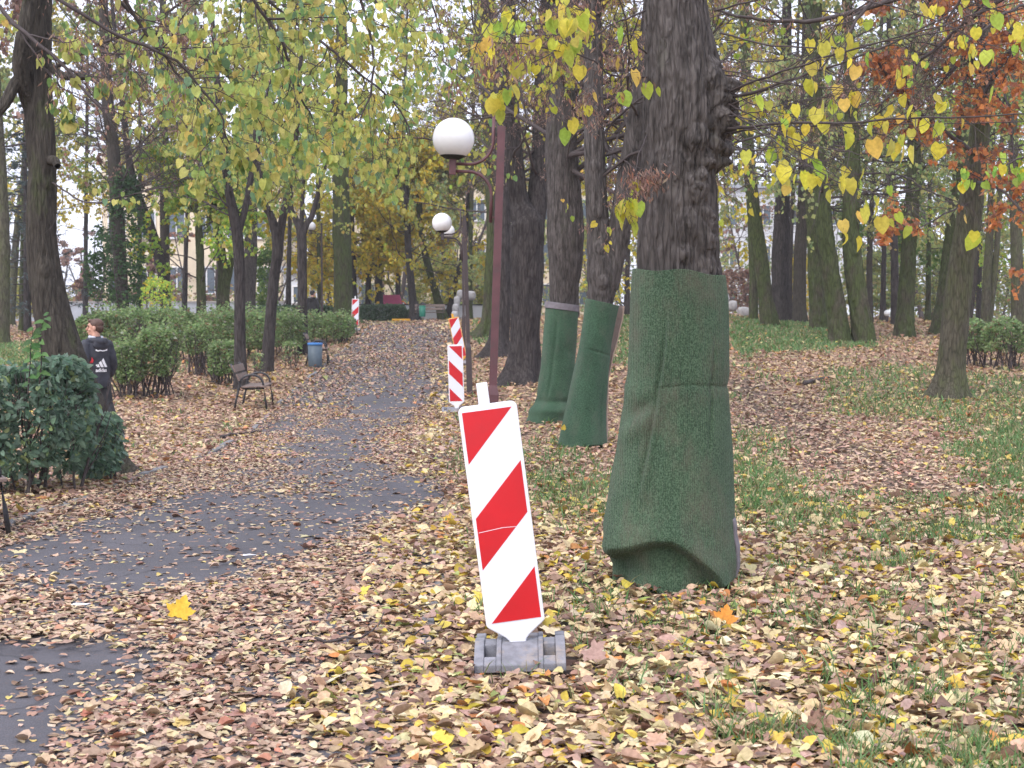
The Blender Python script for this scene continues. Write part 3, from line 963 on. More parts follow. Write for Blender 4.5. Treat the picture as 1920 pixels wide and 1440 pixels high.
# ------------------------------------------------------------------ playground pieces seen over the far hedge
g = ground_at(735, 590, 78)
s = 78 / F
t = thing('play_house', 'pink sloping roof of a small playground house behind the far hedge', 'play house', g)
zt = 1.6 + (605 - 553) * s - g[2]
b = MB()
b.add([(-.62, -.5, zt - .75), (.62, -.5, zt - .75), (.42, .05, zt), (-.48, .05, zt), (-.62, -.5, zt - .79), (.62, -.5, zt - .79), (.42, .09, zt - .03), (-.48, .09, zt - .03)],
      [(0, 1, 2, 3), (4, 7, 6, 5), (0, 4, 5, 1), (1, 5, 6, 2), (2, 6, 7, 3), (3, 7, 4, 0)])
b.add([(-.62, .6, zt - .75), (.62, .6, zt - .75), (.42, .1, zt), (-.48, .1, zt), (-.62, .6, zt - .79), (.62, .6, zt - .79), (.42, .06, zt - .03), (-.48, .06, zt - .03)],
      [(0, 3, 2, 1), (4, 5, 6, 7), (0, 1, 5, 4), (1, 2, 6, 5), (2, 3, 7, 6), (3, 0, 4, 7)])
b.build('roof', M['pink'], t)
for sx in (-1, 1):
    for sy in (-1, 1):
        MB().box((sx * .42, .05 + sy * .38, (zt - .6) / 2), (.08, .08, zt - .6)).build('post', M['navy'], t)
b = MB()
b.tube([(.52 + .35 * math.sin(a), -.1, zt - .35 - .55 * (1 - math.cos(a))) for a in np.linspace(0, 1.6, 12)] + [(.87, -.1, 0)], .04, 8)
b.build('handrail', M['orange'], t, smooth=True)
# yellow kerb bar by the cross path
g = ground_at(752, 604, 68)
t = thing('kerb_bar', 'yellow painted low bar on the lawn edge left of the far bench', 'barrier', g)
MB().box((0, 0, .09), (.86, .1, .1)).build('beam', M['yellow'], t, bevel=.01)
for sx in (-.3, .3):
    MB().box((sx, 0, .02), (.08, .09, .04)).build('foot', M['yellow'], t)
# ------------------------------------------------------------------ stones on the mound
def rock(name, label, cat, c, d, seed, mat='stone', group=None):
    bm = bmesh.new()
    bmesh.ops.create_icosphere(bm, subdivisions=3, radius=.5)
    V = np.array([v.co[:] for v in bm.verts])
    k = np.max(np.abs(V) ** 5, 1) ** .2
    V = V * (1 + .45 * (.5 / np.maximum(np.abs(V).max(1), .2) - 1))[:, None]
    V = V * (1 + .22 * (fbm(V * 2.5 + seed * 7.7, 3) - .5))[:, None]
    V = V * np.asarray(d)
    me = bpy.data.meshes.new(name)
    for v, q in zip(bm.verts, V):
        v.co = q
    for f_ in bm.faces:
        f_.smooth = True
    bm.to_mesh(me)
    bm.free()
    o = link(name, me, M[mat])
    o.location = c
    return tag(o, label, cat, group)
def stone_px(x0, y0, x1, y1, d, label, seed, group='pale boulders edging the mound'):
    a, b_ = P(x0, y1, d), P(x1, y0, d)
    rock('boulder', label, 'boulder', ((a[0] + b_[0]) / 2, d, (a[2] + b_[2]) / 2 - .03), (b_[0] - a[0], .6, b_[2] - a[2] + .1), seed, group=group)
stone_px(1382, 576, 1406, 592, 60, 'pale boulder lowest of the stones right of the big green wrap', 1)
stone_px(1364, 564, 1382, 581, 60.5, 'rounded pale boulder between two others right of the big green wrap', 2)
stone_px(1350, 548, 1367, 572, 61, 'highest pale boulder touching the edge of the big green wrap', 3)
for i, (a_, lb) in enumerate((((846, 584, 860, 603), 'lowest block of the stone edging beside the far bench'), ((848, 570, 861, 586), 'second block up in the stone edging beside the far bench'),
                              ((851, 556, 863, 573), 'third block up in the stone edging beside the far bench'), ((856, 544, 870, 559), 'grey block high in the stone edging behind the lamp posts'),
                              ((866, 546, 892, 560), 'flat topmost stone of the edging on the mound behind the lamp posts'))):
    stone_px(*a_, 66 + i * .4, lb, 10 + i, 'stone edging of the mound')
# ------------------------------------------------------------------ scraps and twigs on the ground
def scrap(px, py, d, s, label, seed):
    g_ = ground_at(px, py, d)
    u = np.linspace(-1, 1, 7)
    X, Y = np.meshgrid(u, u)
    Zs = .5 * n2(X, Y, 1.4, seed) + .12
    V = np.stack([X * s * 1.4, Y * s * .7, (Zs - .3) * s * 1.1 + .022], -1).reshape(-1, 3)
    k_ = (np.arange(6)[:, None] * 7 + np.arange(6)[None]).ravel()
    o = mk('paper_scrap', V, np.stack([k_, k_ + 1, k_ + 8, k_ + 7], -1), mat=M['paper'], smooth=False)
    o.location = g_ + np.array((0, 0, .02))
    tag(o, label, 'litter', 'white paper scraps')
scrap(468, 1053, 9.5, .03, 'crumpled white paper scrap at the edge of the bare asphalt', 2)
scrap(152, 1150, 7.8, .035, 'white paper scrap in the leaf heap at left', 5)
def fallen_twig(pts, r, label):
    q = [ground_at(*p) + np.array((0, 0, .045)) for p in pts]
    q = smooth_path(q, 12)
    q[:, 2] += rng.uniform(-.01, .02, 12)
    o = MB().tube(q - q[0], np.linspace(r, r * .4, 12), 6).build('fallen_twig', M['twig'], smooth=True)
    o.location = q[0]
    tag(o, label, 'twig')
fallen_twig([(590, 1223, 6.9), (660, 1218, 6.95), (700, 1200, 7.1), (720, 1165, 7.6)], .008, 'thin curved dark twig lying on brown leaves left of the front beacon')
fallen_twig([(735, 1218, 6.95), (790, 1200, 7.1), (830, 1183, 7.35)], .006, 'short straight twig on leaves just left of the front beacon')
fallen_twig([(1508, 712, 29), (1535, 702, 29.8), (1562, 695, 30.5)], .045, 'dark fallen branch on the leafy lawn left of the lone slim tree')
fallen_twig([(415, 815, 21.2), (440, 808, 21.8), (490, 800, 22.3)], .03, 'grey stick lying near the first bench by the path edge')
# ------------------------------------------------------------------ buildings glimpsed through the trees
def building(label, x0, x1, y, z1, mat, rows, cols, ww, wh, z_first, storey, depth=10, plinth='wall_grey'):
    t = thing('building', label, 'building', ((x0 + x1) / 2, y, 1.6))
    W = x1 - x0
    MB().box((0, depth / 2, z1 / 2 - .5), (W, depth, z1 + 1)).build('wall', M[mat], t)
    rf = MB()
    rf.box((0, depth / 2, z1 + .2), (W + .8, depth + .8, .35))
    rf.build('roof', M['wall_grey'], t)
    MB().box((0, -.03, .25), (W, .06, .9)).build('plinth', M[plinth], t)
    for r_ in range(rows):
        for c_ in range(cols):
            xc = -W / 2 + W * (c_ + .5) / cols
            zc = z_first + r_ * storey
            fr = MB()
            for sx in (-1, 0, 1):
                fr.box((xc + sx * ww / 2, -.04, zc), (.09, .1, wh + .09))
            for sz in (-1, 1):
                fr.box((xc, -.045, zc + sz * wh / 2), (ww + .12, .1, .09))
            w_ = fr.build('window', M['frame'], t)
            MB().box((xc, -.012, zc), (ww, .02, wh)).build('pane', M['glass'], w_)
            MB().box((xc, -.08, zc - wh / 2 - .08), (ww + .2, .16, .06)).build('sill', M['stone'], w_)
    return t
building('cream plastered building with dark windows behind the trees on the left', -31, -17.5, 108, 13, 'cream', 3, 6, 1.3, 2.0, 3.2, 4.2)
building('cream building with white framed windows behind the centre trees', -14, 8, 122, 12, 'cream', 3, 7, 1.4, 1.8, 2.4, 3.6)
building('low pale blue hall behind the person in the dark beanie', -15.4, -11.0, 96, 3.4, 'pale', 1, 2, .9, 1.1, 1.9, 3, 8, 'sand')
building('pale building glimpsed between trunks on the right', 12, 30, 128, 12, 'pale', 3, 6, 1.4, 1.8, 2.4, 3.6)
t = thing('low_wall', 'long low grey blue wall behind the left hedges', 'wall', (-22, 84, H1(-22, 84)))
MB().box((0, 0, .55), (17, .3, 1.1)).build('wall_body', M['wall_grey'], t)
MB().box((0, 0, 1.13), (17.1, .4, .08)).build('coping', M['stone'], t)
t = thing('low_wall', 'grey wall with dark coping behind the bench and far hedge', 'wall', (-4.6, 76, H1(-4.6, 76)))
MB().box((0, 0, .4), (7, .25, .8)).build('wall_body', M['pale'], t)
MB().box((0, 0, .83), (7.1, .35, .07)).build('coping', M['navy'], t)
# ------------------------------------------------------------------ people
def ell(c, r, n=14, rot=None):
    b = MB()
    b.lathe([(math.sin(a), -math.cos(a)) for a in np.linspace(0.0, math.pi, n)], 18)
    V = np.array(b.V) * np.asarray(r)
    if rot is not None:
        V = V @ np.array(rot).T
    return (V + np.asarray(c), b.F)
def limb(pts, rads, n=14, m=14):
    p = smooth_path(pts, m)
    r = np.interp(np.linspace(0, 1, m), np.linspace(0, 1, len(rads)), rads)
    b = MB().tube(p, r, n)
    for c, q in ((p[0], r[0]), (p[-1], r[-1])):
        e = ell(c, (q, q, q), 9)
        b.add(e[0], e[1])
    return (np.array(b.V), b.F)
def loft(secs, n=28):
    """closed body through ellipses (z, rx, ry, y offset, x offset)"""
    V, Fs = [], []
    for z_, rx, ry, oy, ox in secs:
        for k_ in range(n):
            a = 2 * math.pi * k_ / n
            V.append((ox + rx * math.cos(a), oy + ry * math.sin(a), z_))
    for i in range(len(secs) - 1):
        for k_ in range(n):
            Fs.append((i * n + k_, i * n + (k_ + 1) % n, (i + 1) * n + (k_ + 1) % n, (i + 1) * n + k_))
    Fs += [tuple(range(n))[::-1], tuple((len(secs) - 1) * n + k_ for k_ in range(n))]
    return (np.array(V), Fs)
def solid(name, pieces, voxel, mat, parent, smooth_it=4, crumple=0):
    """overlapping closed pieces fused into one continuous surface"""
    b = MB()
    for V, Fs in pieces:
        b.add(V, Fs)
    me = bpy.data.meshes.new(name)
    me.from_pydata(b.V, [], b.F)
    o = bpy.data.objects.new('tmp', me)
    C.objects.link(o)
    md = o.modifiers.new('r', 'REMESH')
    md.mode, md.voxel_size, md.use_smooth_shade = 'VOXEL', voxel, True
    if smooth_it:
        s_ = o.modifiers.new('s', 'SMOOTH')
        s_.iterations, s_.factor = smooth_it, .5
    dg = bpy.context.evaluated_depsgraph_get()
    out = bpy.data.meshes.new_from_object(o.evaluated_get(dg))
    bpy.data.objects.remove(o)
    bpy.data.meshes.remove(me)
    out.name = name
    if crumple:
        co = np.empty(len(out.vertices) * 3, np.float32)
        out.vertices.foreach_get('co', co)
        no = np.empty(len(co), np.float32)
        out.vertices.foreach_get('normal', no)
        co, no = co.reshape(-1, 3), no.reshape(-1, 3)
        co += no * ((fbm(co * (9, 9, 16), 3) - .5) * crumple)[:, None]
        out.vertices.foreach_set('co', co.ravel())
        out.update()
    out.polygons.foreach_set('use_smooth', np.ones(len(out.polygons), bool))
    return link(name, out, M[mat] if mat else None, parent)
def rotz(V, a, c=(0, 0, 0)):
    c = np.asarray(c)
    R_ = np.array(((math.cos(a), -math.sin(a), 0), (math.sin(a), math.cos(a), 0), (0, 0, 1)))
    return (np.asarray(V) - c) @ R_.T + c
def head_pieces(hc, turn):
    P_ = [ell(hc + (0, -.005, .03), (.077, .097, .092)), ell(hc + (0, .028, -.045), (.058, .066, .07)),      # skull, jaw
          ell(hc + (0, .07, -.085), (.028, .026, .025)),                                                      # chin
          limb([hc + (0, .092, .022), hc + (0, .118, -.022)], [.010, .015], 10, 5),                           # nose
          ell(hc + (0, .098, -.052), (.026, .011, .008)), ell(hc + (0, .095, -.063), (.023, .011, .008)),     # lips
          ell(hc + (0, .086, .042), (.052, .016, .012))]                                                      # brow
    for s in (-1, 1):
        P_ += [ell(hc + (s * .082, -.005, -.008), (.012, .024, .036)), ell(hc + (s * .04, .066, -.03), (.024, .022, .02))]
    return [(rotz(V, turn, hc), f_) for V, f_ in P_]
def hand_pieces(w, dirv, side):
    d_ = np.asarray(dirv, float)
    d_ /= np.linalg.norm(d_)
    out = [limb([w, w + d_ * .05, w + d_ * .09], [.026, .034, .034], 10, 6)]
    for k_, L in enumerate((.062, .072, .068, .052)):
        o = np.array((0, .030 - .02 * k_, 0))
        b0 = w + d_ * .085 + o
        out.append(limb([b0, b0 + d_ * L * .55 + (-.004 * side, 0, 0), b0 + d_ * L * .95 + (-.022 * side, 0, .002)], [.0085, .008, .0065], 8, 6))
    b0 = w + d_ * .03 + np.array((0, .03, 0))
    out.append(limb([b0, b0 + d_ * .03 + (-.004 * side, .018, 0), b0 + d_ * .06 + (-.012 * side, .02, 0)], [.011, .010, .008], 8, 6))
    return out
def person(label, loc, rz, turn, stride, jacket, trousers, hat=False, hem=.80, logo=False, shoes='shoe'):
    t = thing('person', label, 'person', loc, rz)
    s = stride
    hc = np.array((0, .03, 1.665))
    Rk, Ra, Rt = np.array((.1, .02 - .17 * s, .50 + .02 * s)), np.array((.11, -.44 * s, .10 + .07 * s)), np.array((.115, .13 - .44 * s + .02 * s, .035))
    Lk, La, Lt = np.array((-.1, .04 + .18 * s, .50)), np.array((-.11, .26 * s, .09)), np.array((-.12, .15 + .26 * s, .035))
    Rh, Lh = np.array((.09, 0, .92)), np.array((-.09, 0, .92))
    sh = [np.array((q * .168, -.01, 1.435)) for q in (-1, 1)]
    el_ = [np.array((-.225, -.08, 1.15)), np.array((.235, -.03, 1.14))]
    wr = [np.array((-.21, .06, .93)), np.array((.205, .11, .92))]
    body = [loft([(.86, .14, .11, 0, 0), (.95, .165, .115, 0, 0), (1.1, .145, .10, 0, 0), (1.28, .17, .11, 0, 0), (1.40, .175, .10, 0, 0), (1.47, .09, .075, 0, 0)]),
            limb([(0, 0, 1.42), (0, .01, 1.52), hc + (0, -.01, -.03)], [.075, .058, .06])]
    body += head_pieces(hc, turn)
    for h_, k_, a_, tt in ((Rh, Rk, Ra, Rt), (Lh, Lk, La, Lt)):
        body += [limb([h_, k_, a_], [.088, .06, .042]), limb([a_, (a_ + tt) / 2 + (0, 0, .005), tt], [.042, .036, .026])]
    for i, q in enumerate((-1, 1)):
        body += [limb([sh[i], el_[i], wr[i]], [.055, .042, .028])] + hand_pieces(wr[i], (wr[i] - el_[i]) * (.3, .5, 1.0), q)
    solid('body', body, .0065, 'skin', t, 3)
    jk = [loft([(hem, .19, .165, 0, 0), (hem + .06, .195, .17, 0, 0), (1.0, .187, .158, 0, 0), (1.15, .187, .15, 0, 0), (1.3, .195, .145, -.005, 0), (1.39, .19, .132, -.01, 0), (1.455, .16, .115, -.01, 0), (1.515, .088, .086, .005, 0), (1.545, .08, .078, .012, 0)])]
    for i in (0, 1):
        w2 = wr[i] + (wr[i] - el_[i]) * .02
        jk.append(limb([sh[i] + (0, 0, -.01), el_[i], w2], [.080, .064, .05]))
    jo = solid('jacket', jk, .012, jacket, t, 4, .018)
    hood = [limb([(-.11, .02, 1.50), (-.085, -.10, 1.49), (0, -.145, 1.475), (.085, -.10, 1.49), (.11, .02, 1.50)], [.028, .042, .05, .042, .028]), ell((0, -.13, 1.42), (.12, .045, .085))]
    solid('hood', hood, .01, jacket, jo, 4, .012)
    if logo:
        cl = [limb([(.085 * math.sin(a) , .01 + .083 * math.cos(a), 1.535 + .008 * math.cos(a)) for a in np.linspace(-2.4, 2.4, 9)], [.022, .024, .022], 10, 18)]
        solid('collar_lining', cl, .008, 'hood_lining', jo, 2)
    solid('trousers', [limb([Rh, Rk, Ra + (0, 0, .02)], [.105, .078, .066]), limb([Lh, Lk, La + (0, 0, .02)], [.105, .078, .066]), loft([(.80, .155, .12, 0, 0), (.9, .17, .13, 0, 0), (1.0, .165, .12, 0, 0)])], .012, trousers, t, 4, .02)
    for a_, tt in ((Ra, Rt), (La, Lt)):
        u = nrm((tt - a_) * (1, 1, 0))
        dz = (tt[2] - a_[2])
        heel = a_ - u * .055 + (0, 0, -.05)
        up = limb([heel + (0, 0, .03), a_ + u * .05 + (0, 0, -.03 + dz * .3), tt + u * .07 + (0, 0, .005)], [.044, .045, .036])
        so = solid('shoe', [up, limb([a_, a_ + (0, 0, -.04)], [.048, .046])], .009, shoes, t, 3)
        solid('sole', [limb([heel + (0, 0, -.008), a_ + u * .05 + (0, 0, -.075 + dz * .3), tt + u * .075 + (0, 0, -.025)], [.036, .034, .03])], .009, 'sole', so, 2)
    if hat:
        solid('beanie', [(rotz(V, turn, hc), f_) for V, f_ in [ell(hc + (0, -.012, .055), (.09, .11, .09)), ell(hc + (0, -.025, .0), (.088, .098, .06))]], .009, 'black_cloth', t, 3)
    else:
        hp = [ell(hc + (0, -.022, .055), (.084, .10, .082)), ell(hc + (0, -.045, -.005), (.081, .078, .075)), ell(hc + (0, .05, .10), (.058, .05, .028))]
        solid('hair', [(rotz(V, turn, hc), f_) for V, f_ in hp], .006, 'hair', t, 2, .016)
    e = []
    for q in (-1, 1):
        e.append((rotz(ell(hc + (q * .034, .083, .016), (.013, .008, .008))[0], turn, hc), ell((0, 0, 0), (1, 1, 1))[1]))
    b = MB()
    for V, f_ in e:
        b.add(V, f_)
    b.build('eyes', M['grime'], t, smooth=True)
    return t, jo
gp = ground_at(183, 842, 20.0)
p1, jk1 = person('person in a dark jacket with white print walking behind the leaning trunk, face turned left', gp, math.radians(44), math.radians(50), 1.0, 'navy', 'black_cloth', hem=.83, logo=True)
def on_back(name, polys, mat):
    """flat print laid on the back of the jacket; polys in (x, z)"""
    b = MB()
    for poly in polys:
        b.prism(poly, 0, .004, lambda x_, z_, d: (x_, -(.170 * math.sqrt(max(.05, 1 - (x_ / .205) ** 2)) - .012 + d + .006), z_))
    return b.build(name, M[mat], jk1)
for k_, (x0, h_) in enumerate(((-.075, .045), (-.018, .085), (.039, .125))):
    on_back('logo_bar', [[(x0, 1.118), (x0 + .042, 1.118), (x0 + .042 - h_ * .5, 1.118 + h_), (x0 - h_ * .36, 1.118 + h_ * .72)]], 'logo')
tc_ = bpy.data.curves.new('print_text', 'FONT')
tc_.body, tc_.size, tc_.align_x, tc_.extrude, tc_.offset = 'adidas', .072, 'CENTER', .002, .0012
to = bpy.data.objects.new('tmp', tc_)
C.objects.link(to)
tm = bpy.data.meshes.new_from_object(to.evaluated_get(bpy.context.evaluated_depsgraph_get()))
bpy.data.objects.remove(to)
for v in tm.vertices:
    x_, z_, d_ = v.co.x * .92 - .01, v.co.y + 1.052, v.co.z
    v.co = (x_, -(.170 * math.sqrt(max(.05, 1 - (x_ / .205) ** 2)) - .012 + d_ + .008), z_)
tm.name = 'lettering'
link('lettering', tm, M['logo'], jk1)
on_back('back_print', [[(-.09, 1.352), (-.06, 1.335), (-.03, 1.345), (.01, 1.338), (.06, 1.345), (.085, 1.35), (.085, 1.375), (.06, 1.36), (.01, 1.352), (-.03, 1.362), (-.06, 1.352), (-.085, 1.37)]], 'logo')
on_back('red_trim', [[(-.165, 1.17), (-.125, 1.18), (-.115, 1.215), (-.135, 1.26), (-.14, 1.215), (-.16, 1.19)]], 'jacket_red')
gp = ground_at(586, 590, 55)
person('person in black jacket and beanie seen from behind over the hedge', (gp[0], gp[1], 1.6 + (605 - 545) / (F / 55) - 1.79), math.radians(-12), math.radians(-25), .3, 'black_cloth', 'black_cloth', hat=True, hem=.85, shoes='sole')
# ------------------------------------------------------------------ trees
TP = {'linden': [(.46, .50, .14, 30), (.55, .54, .16, 22), (.33, .44, .13, 18), (.62, .56, .18, 10), (.20, .33, .12, 12), (.22, .35, .20, 8), (.6, .46, .14, 4)],
      'soft': [(.34, .40, .16, 24), (.44, .46, .18, 20), (.27, .36, .16, 20), (.52, .47, .16, 12), (.2, .28, .13, 12), (.42, .32, .18, 4)],
      'yellow': [(.62, .54, .07, 28), (.54, .50, .09, 24), (.44, .5, .07, 22), (.62, .45, .1, 8), (.32, .46, .07, 12)],
      'olive': [(.32, .34, .09, 24), (.42, .40, .1, 22), (.23, .28, .08, 20), (.52, .46, .1, 12), (.17, .22, .08, 10), (.36, .25, .13, 5)],
      'gold': [(.70, .56, .06, 30), (.62, .54, .08, 24), (.48, .45, .08, 16), (.38, .39, .08, 14), (.7, .46, .06, 10)],
      'rust': [(.60, .25, .08, 26), (.52, .19, .07, 22), (.66, .32, .12, 16), (.38, .16, .09, 16), (.46, .25, .17, 12)],
      'brown': [(.27, .17, .14, 26), (.34, .22, .18, 20), (.18, .11, .09, 20), (.42, .3, .23, 12), (.36, .17, .11, 8)],
      'green': [(.12, .22, .05, 24), (.16, .27, .07, 20), (.09, .17, .05, 20), (.22, .3, .07, 12)],
      'maple_green': [(.36, .54, .09, 24), (.46, .6, .11, 20), (.24, .42, .08, 16), (.75, .6, .07, 12)],
      'ivy': [(.06, .13, .05, 24), (.09, .17, .06, 16), (.045, .09, .04, 14)],
      'bush_dark': [(.14, .225, .155, 26), (.185, .285, .21, 22), (.10, .165, .115, 18), (.25, .34, .26, 10), (.28, .36, .16, 5)],
      'hedge': [(.20, .31, .12, 26), (.27, .38, .16, 20), (.15, .225, .095, 20), (.35, .44, .21, 12), (.34, .37, .27, 5), (.24, .17, .09, 5)],
      'hedge_far': [(.11, .18, .10, 26), (.085, .145, .085, 22), (.15, .22, .13, 14)],
      'spruce': [(.06, .10, .10, 20), (.045, .075, .075, 20), (.09, .13, .14, 12)]}
def grow(start, dirv, L, r0, K, wander, grav):
    start, d = np.asarray(start, float), nrm(np.asarray(dirv, float))
    N = len(start)
    pts = np.empty((N, K, 3))
    pts[:, 0] = start
    st = (np.asarray(L) / (K - 1)).reshape(-1, 1)
    for k_ in range(1, K):
        d = nrm(d + rng.normal(0, wander, (N, 3)) + np.array((0, 0, grav)))
        pts[:, k_] = pts[:, k_ - 1] + d * st
    return pts, np.asarray(r0).reshape(-1, 1) * np.linspace(1, .3, K)[None]
def spawn(pts, rad, n, t0, t1, ang, lr, K, wander, grav, rr=.6, Lmin=.05, up=0.0):
    N, Kp = pts.shape[:2]
    u = rng.uniform(t0, t1, (N, n)) * (Kp - 1)
    i = np.minimum(u.astype(int), Kp - 2)
    f = (u - i)[..., None]
    ar = np.arange(N)[:, None]
    pos = pts[ar, i] * (1 - f) + pts[ar, i + 1] * f
    tan = nrm(pts[ar, i + 1] - pts[ar, i])
    r = rad[ar, i] * (1 - f[..., 0]) + rad[ar, i + 1] * f[..., 0]
    pl = np.linalg.norm(np.diff(pts, axis=1), axis=-1).sum(1)[:, None]
    L = np.maximum(pl * lr * (1 - .45 * u / (Kp - 1)) * rng.uniform(.6, 1.25, (N, n)), Lmin)
    q = rng.normal(0, 1, (N, n, 3))
    q = nrm(q - (q * tan).sum(-1, keepdims=True) * tan)
    a = ang * rng.uniform(.7, 1.3, (N, n, 1))
    d = tan * np.cos(a) + q * np.sin(a) + np.array((0, 0, up))
    return grow(pos.reshape(-1, 3), d.reshape(-1, 3), L.ravel(), np.maximum(r.ravel() * rr, .0019), K, wander, grav)
def along(pts, n, t0=.15, t1=1.0):
    N, Kp = pts.shape[:2]
    u = rng.uniform(t0, t1, (N, n)) * (Kp - 1)
    i = np.minimum(u.astype(int), Kp - 2)
    f = (u - i)[..., None]
    ar = np.arange(N)[:, None]
    return (pts[ar, i] * (1 - f) + pts[ar, i + 1] * f).reshape(-1, 3)
def hang_leaves(pos, size, pal, hang=.75, ws=.92, kind='heart', petiole=.04, jit=.22, clump=.0, sj=.24):
    N = len(pos)
    if N == 0:
        return None
    ax_ = nrm(np.concatenate([rng.normal(0, 1, (N, 2)) * (1 - hang) * 1.2, (-hang + rng.normal(0, .35 * (1.1 - hang), N))[:, None]], 1))
    nn = rng.normal(0, 1, (N, 3)) * (1, 1, .5)
    nn = nrm(nn - (nn * ax_).sum(-1, keepdims=True) * ax_)
    sz = np.minimum(np.exp(rng.normal(math.log(size), sj, N)), size * 1.35)
    p = pos + ax_ * petiole * rng.uniform(.3, 1.3, (N, 1)) + rng.normal(0, petiole * .4, (N, 3))
    V, Fq, m = leaf_geo(p, ax_, nn, sz, rng.uniform(ws * .8, ws * 1.1, N), rng.normal(.1, .2, N), rng.normal(.2, .3, N), kind)
    c = pick(TP[pal] if isinstance(pal, str) else pal, N, jit)
    if clump:                                    # neighbouring leaves turn colour together
        g_ = fbm(pos * clump, 2)[:, None]
        c = c * (.72 + .56 * g_)
    return V, Fq, c, m
def cat_tubes(groups):
    V, Q, b = [], [], 0
    for pts, rad, sides in groups:
        v, q = tubes(pts, rad, sides)
        V.append(v)
        Q.append(q + b)
        b += len(v)
    return np.concatenate(V), np.concatenate(Q)
def trunk_geo(path, rad, rows, sides, amp, flare, fh, kf=16., lumps=(), seed=0.0, twist=0.0, nroot=5, bigk=.30):
    """a trunk with bark ridges, root flare and lumps (azimuth, z, size, out)"""
    p = smooth_path(path, rows)
    L = np.concatenate([[0], np.cumsum(np.linalg.norm(np.diff(p, axis=0), axis=1))])
    r = np.interp(L / L[-1], np.linspace(0, 1, len(rad)), rad) if not isinstance(rad, tuple) else np.interp(L, *rad)
    v, q = tubes(p[None], r[None], sides)
    v = v.reshape(rows, sides, 3)
    d = nrm(v - p[:, None])
    th = np.arctan2(d[..., 1], d[..., 0])
    hh = (v[..., 2] - p[0, 2])
    ph = rng.uniform(0, 6.28)
    rr_ = 1 + flare * np.exp(-np.maximum(hh, 0) / fh) * (1 + .55 * np.cos(nroot * th + ph) + .3 * np.cos((nroot - 2) * th + 2 * ph))
    big = (fbm(np.stack([np.cos(th) * 1.3, np.sin(th) * 1.3, hh * .9 + seed], -1), 3) - .5) * bigk
    R_ = r[:, None] * (rr_ + big)
    if amp:
        tw = th + twist * hh
        X = np.stack([np.cos(tw) * r.mean() * kf, np.sin(tw) * r.mean() * kf, hh * kf * .17 + seed], -1)
        X = X + .5 * (fbm(X * .6 + 5, 2)[..., None] - .5)
        R_ = R_ + amp * (.5 - np.abs(2 * fbm(X, 3) - 1) * 2.4)
    for az_, z_, s_, o_ in lumps:
        da = np.angle(np.exp(1j * (th - az_))) * r[:, None]
        q_ = np.sqrt(da ** 2 + ((hh - z_) * .9) ** 2) / s_
        R_ = R_ + o_ * (np.exp(-q_ ** 2 / 2) - .38 * np.exp(-((q_ - 1.9) / .45) ** 2)) * (.35 + 1.3 * fbm(np.stack([da * 26, (hh - z_) * 26, 0 * da + seed], -1), 3))
    v = p[:, None] + d * R_[..., None]
    return v.reshape(-1, 3), q, p, r
def clear_of_globes(pos):
    px, py = pix(pos)
    k = (np.abs(px - 858) < 52) & (py > 185) & (py < 330) & (pos[:, 1] < 14)
    k |= (np.abs(px - 828) < 26) & (np.abs(py - 414) < 30) & (pos[:, 1] < 29)
    return pos[~k]
def keep_clear(l, r, n):
    if l.shape[1] > 12 or l.shape[0] < 2:
        return l, r, n
    px, py = pix(l)
    k = (np.hypot(px - 858, py - 246) < 50) & (l[..., 1] < 14)
    k |= (np.hypot(px - 828, py - 414) < 24) & (l[..., 1] < 29)
    k = ~k.any(1)
    return l[k], r[k], n
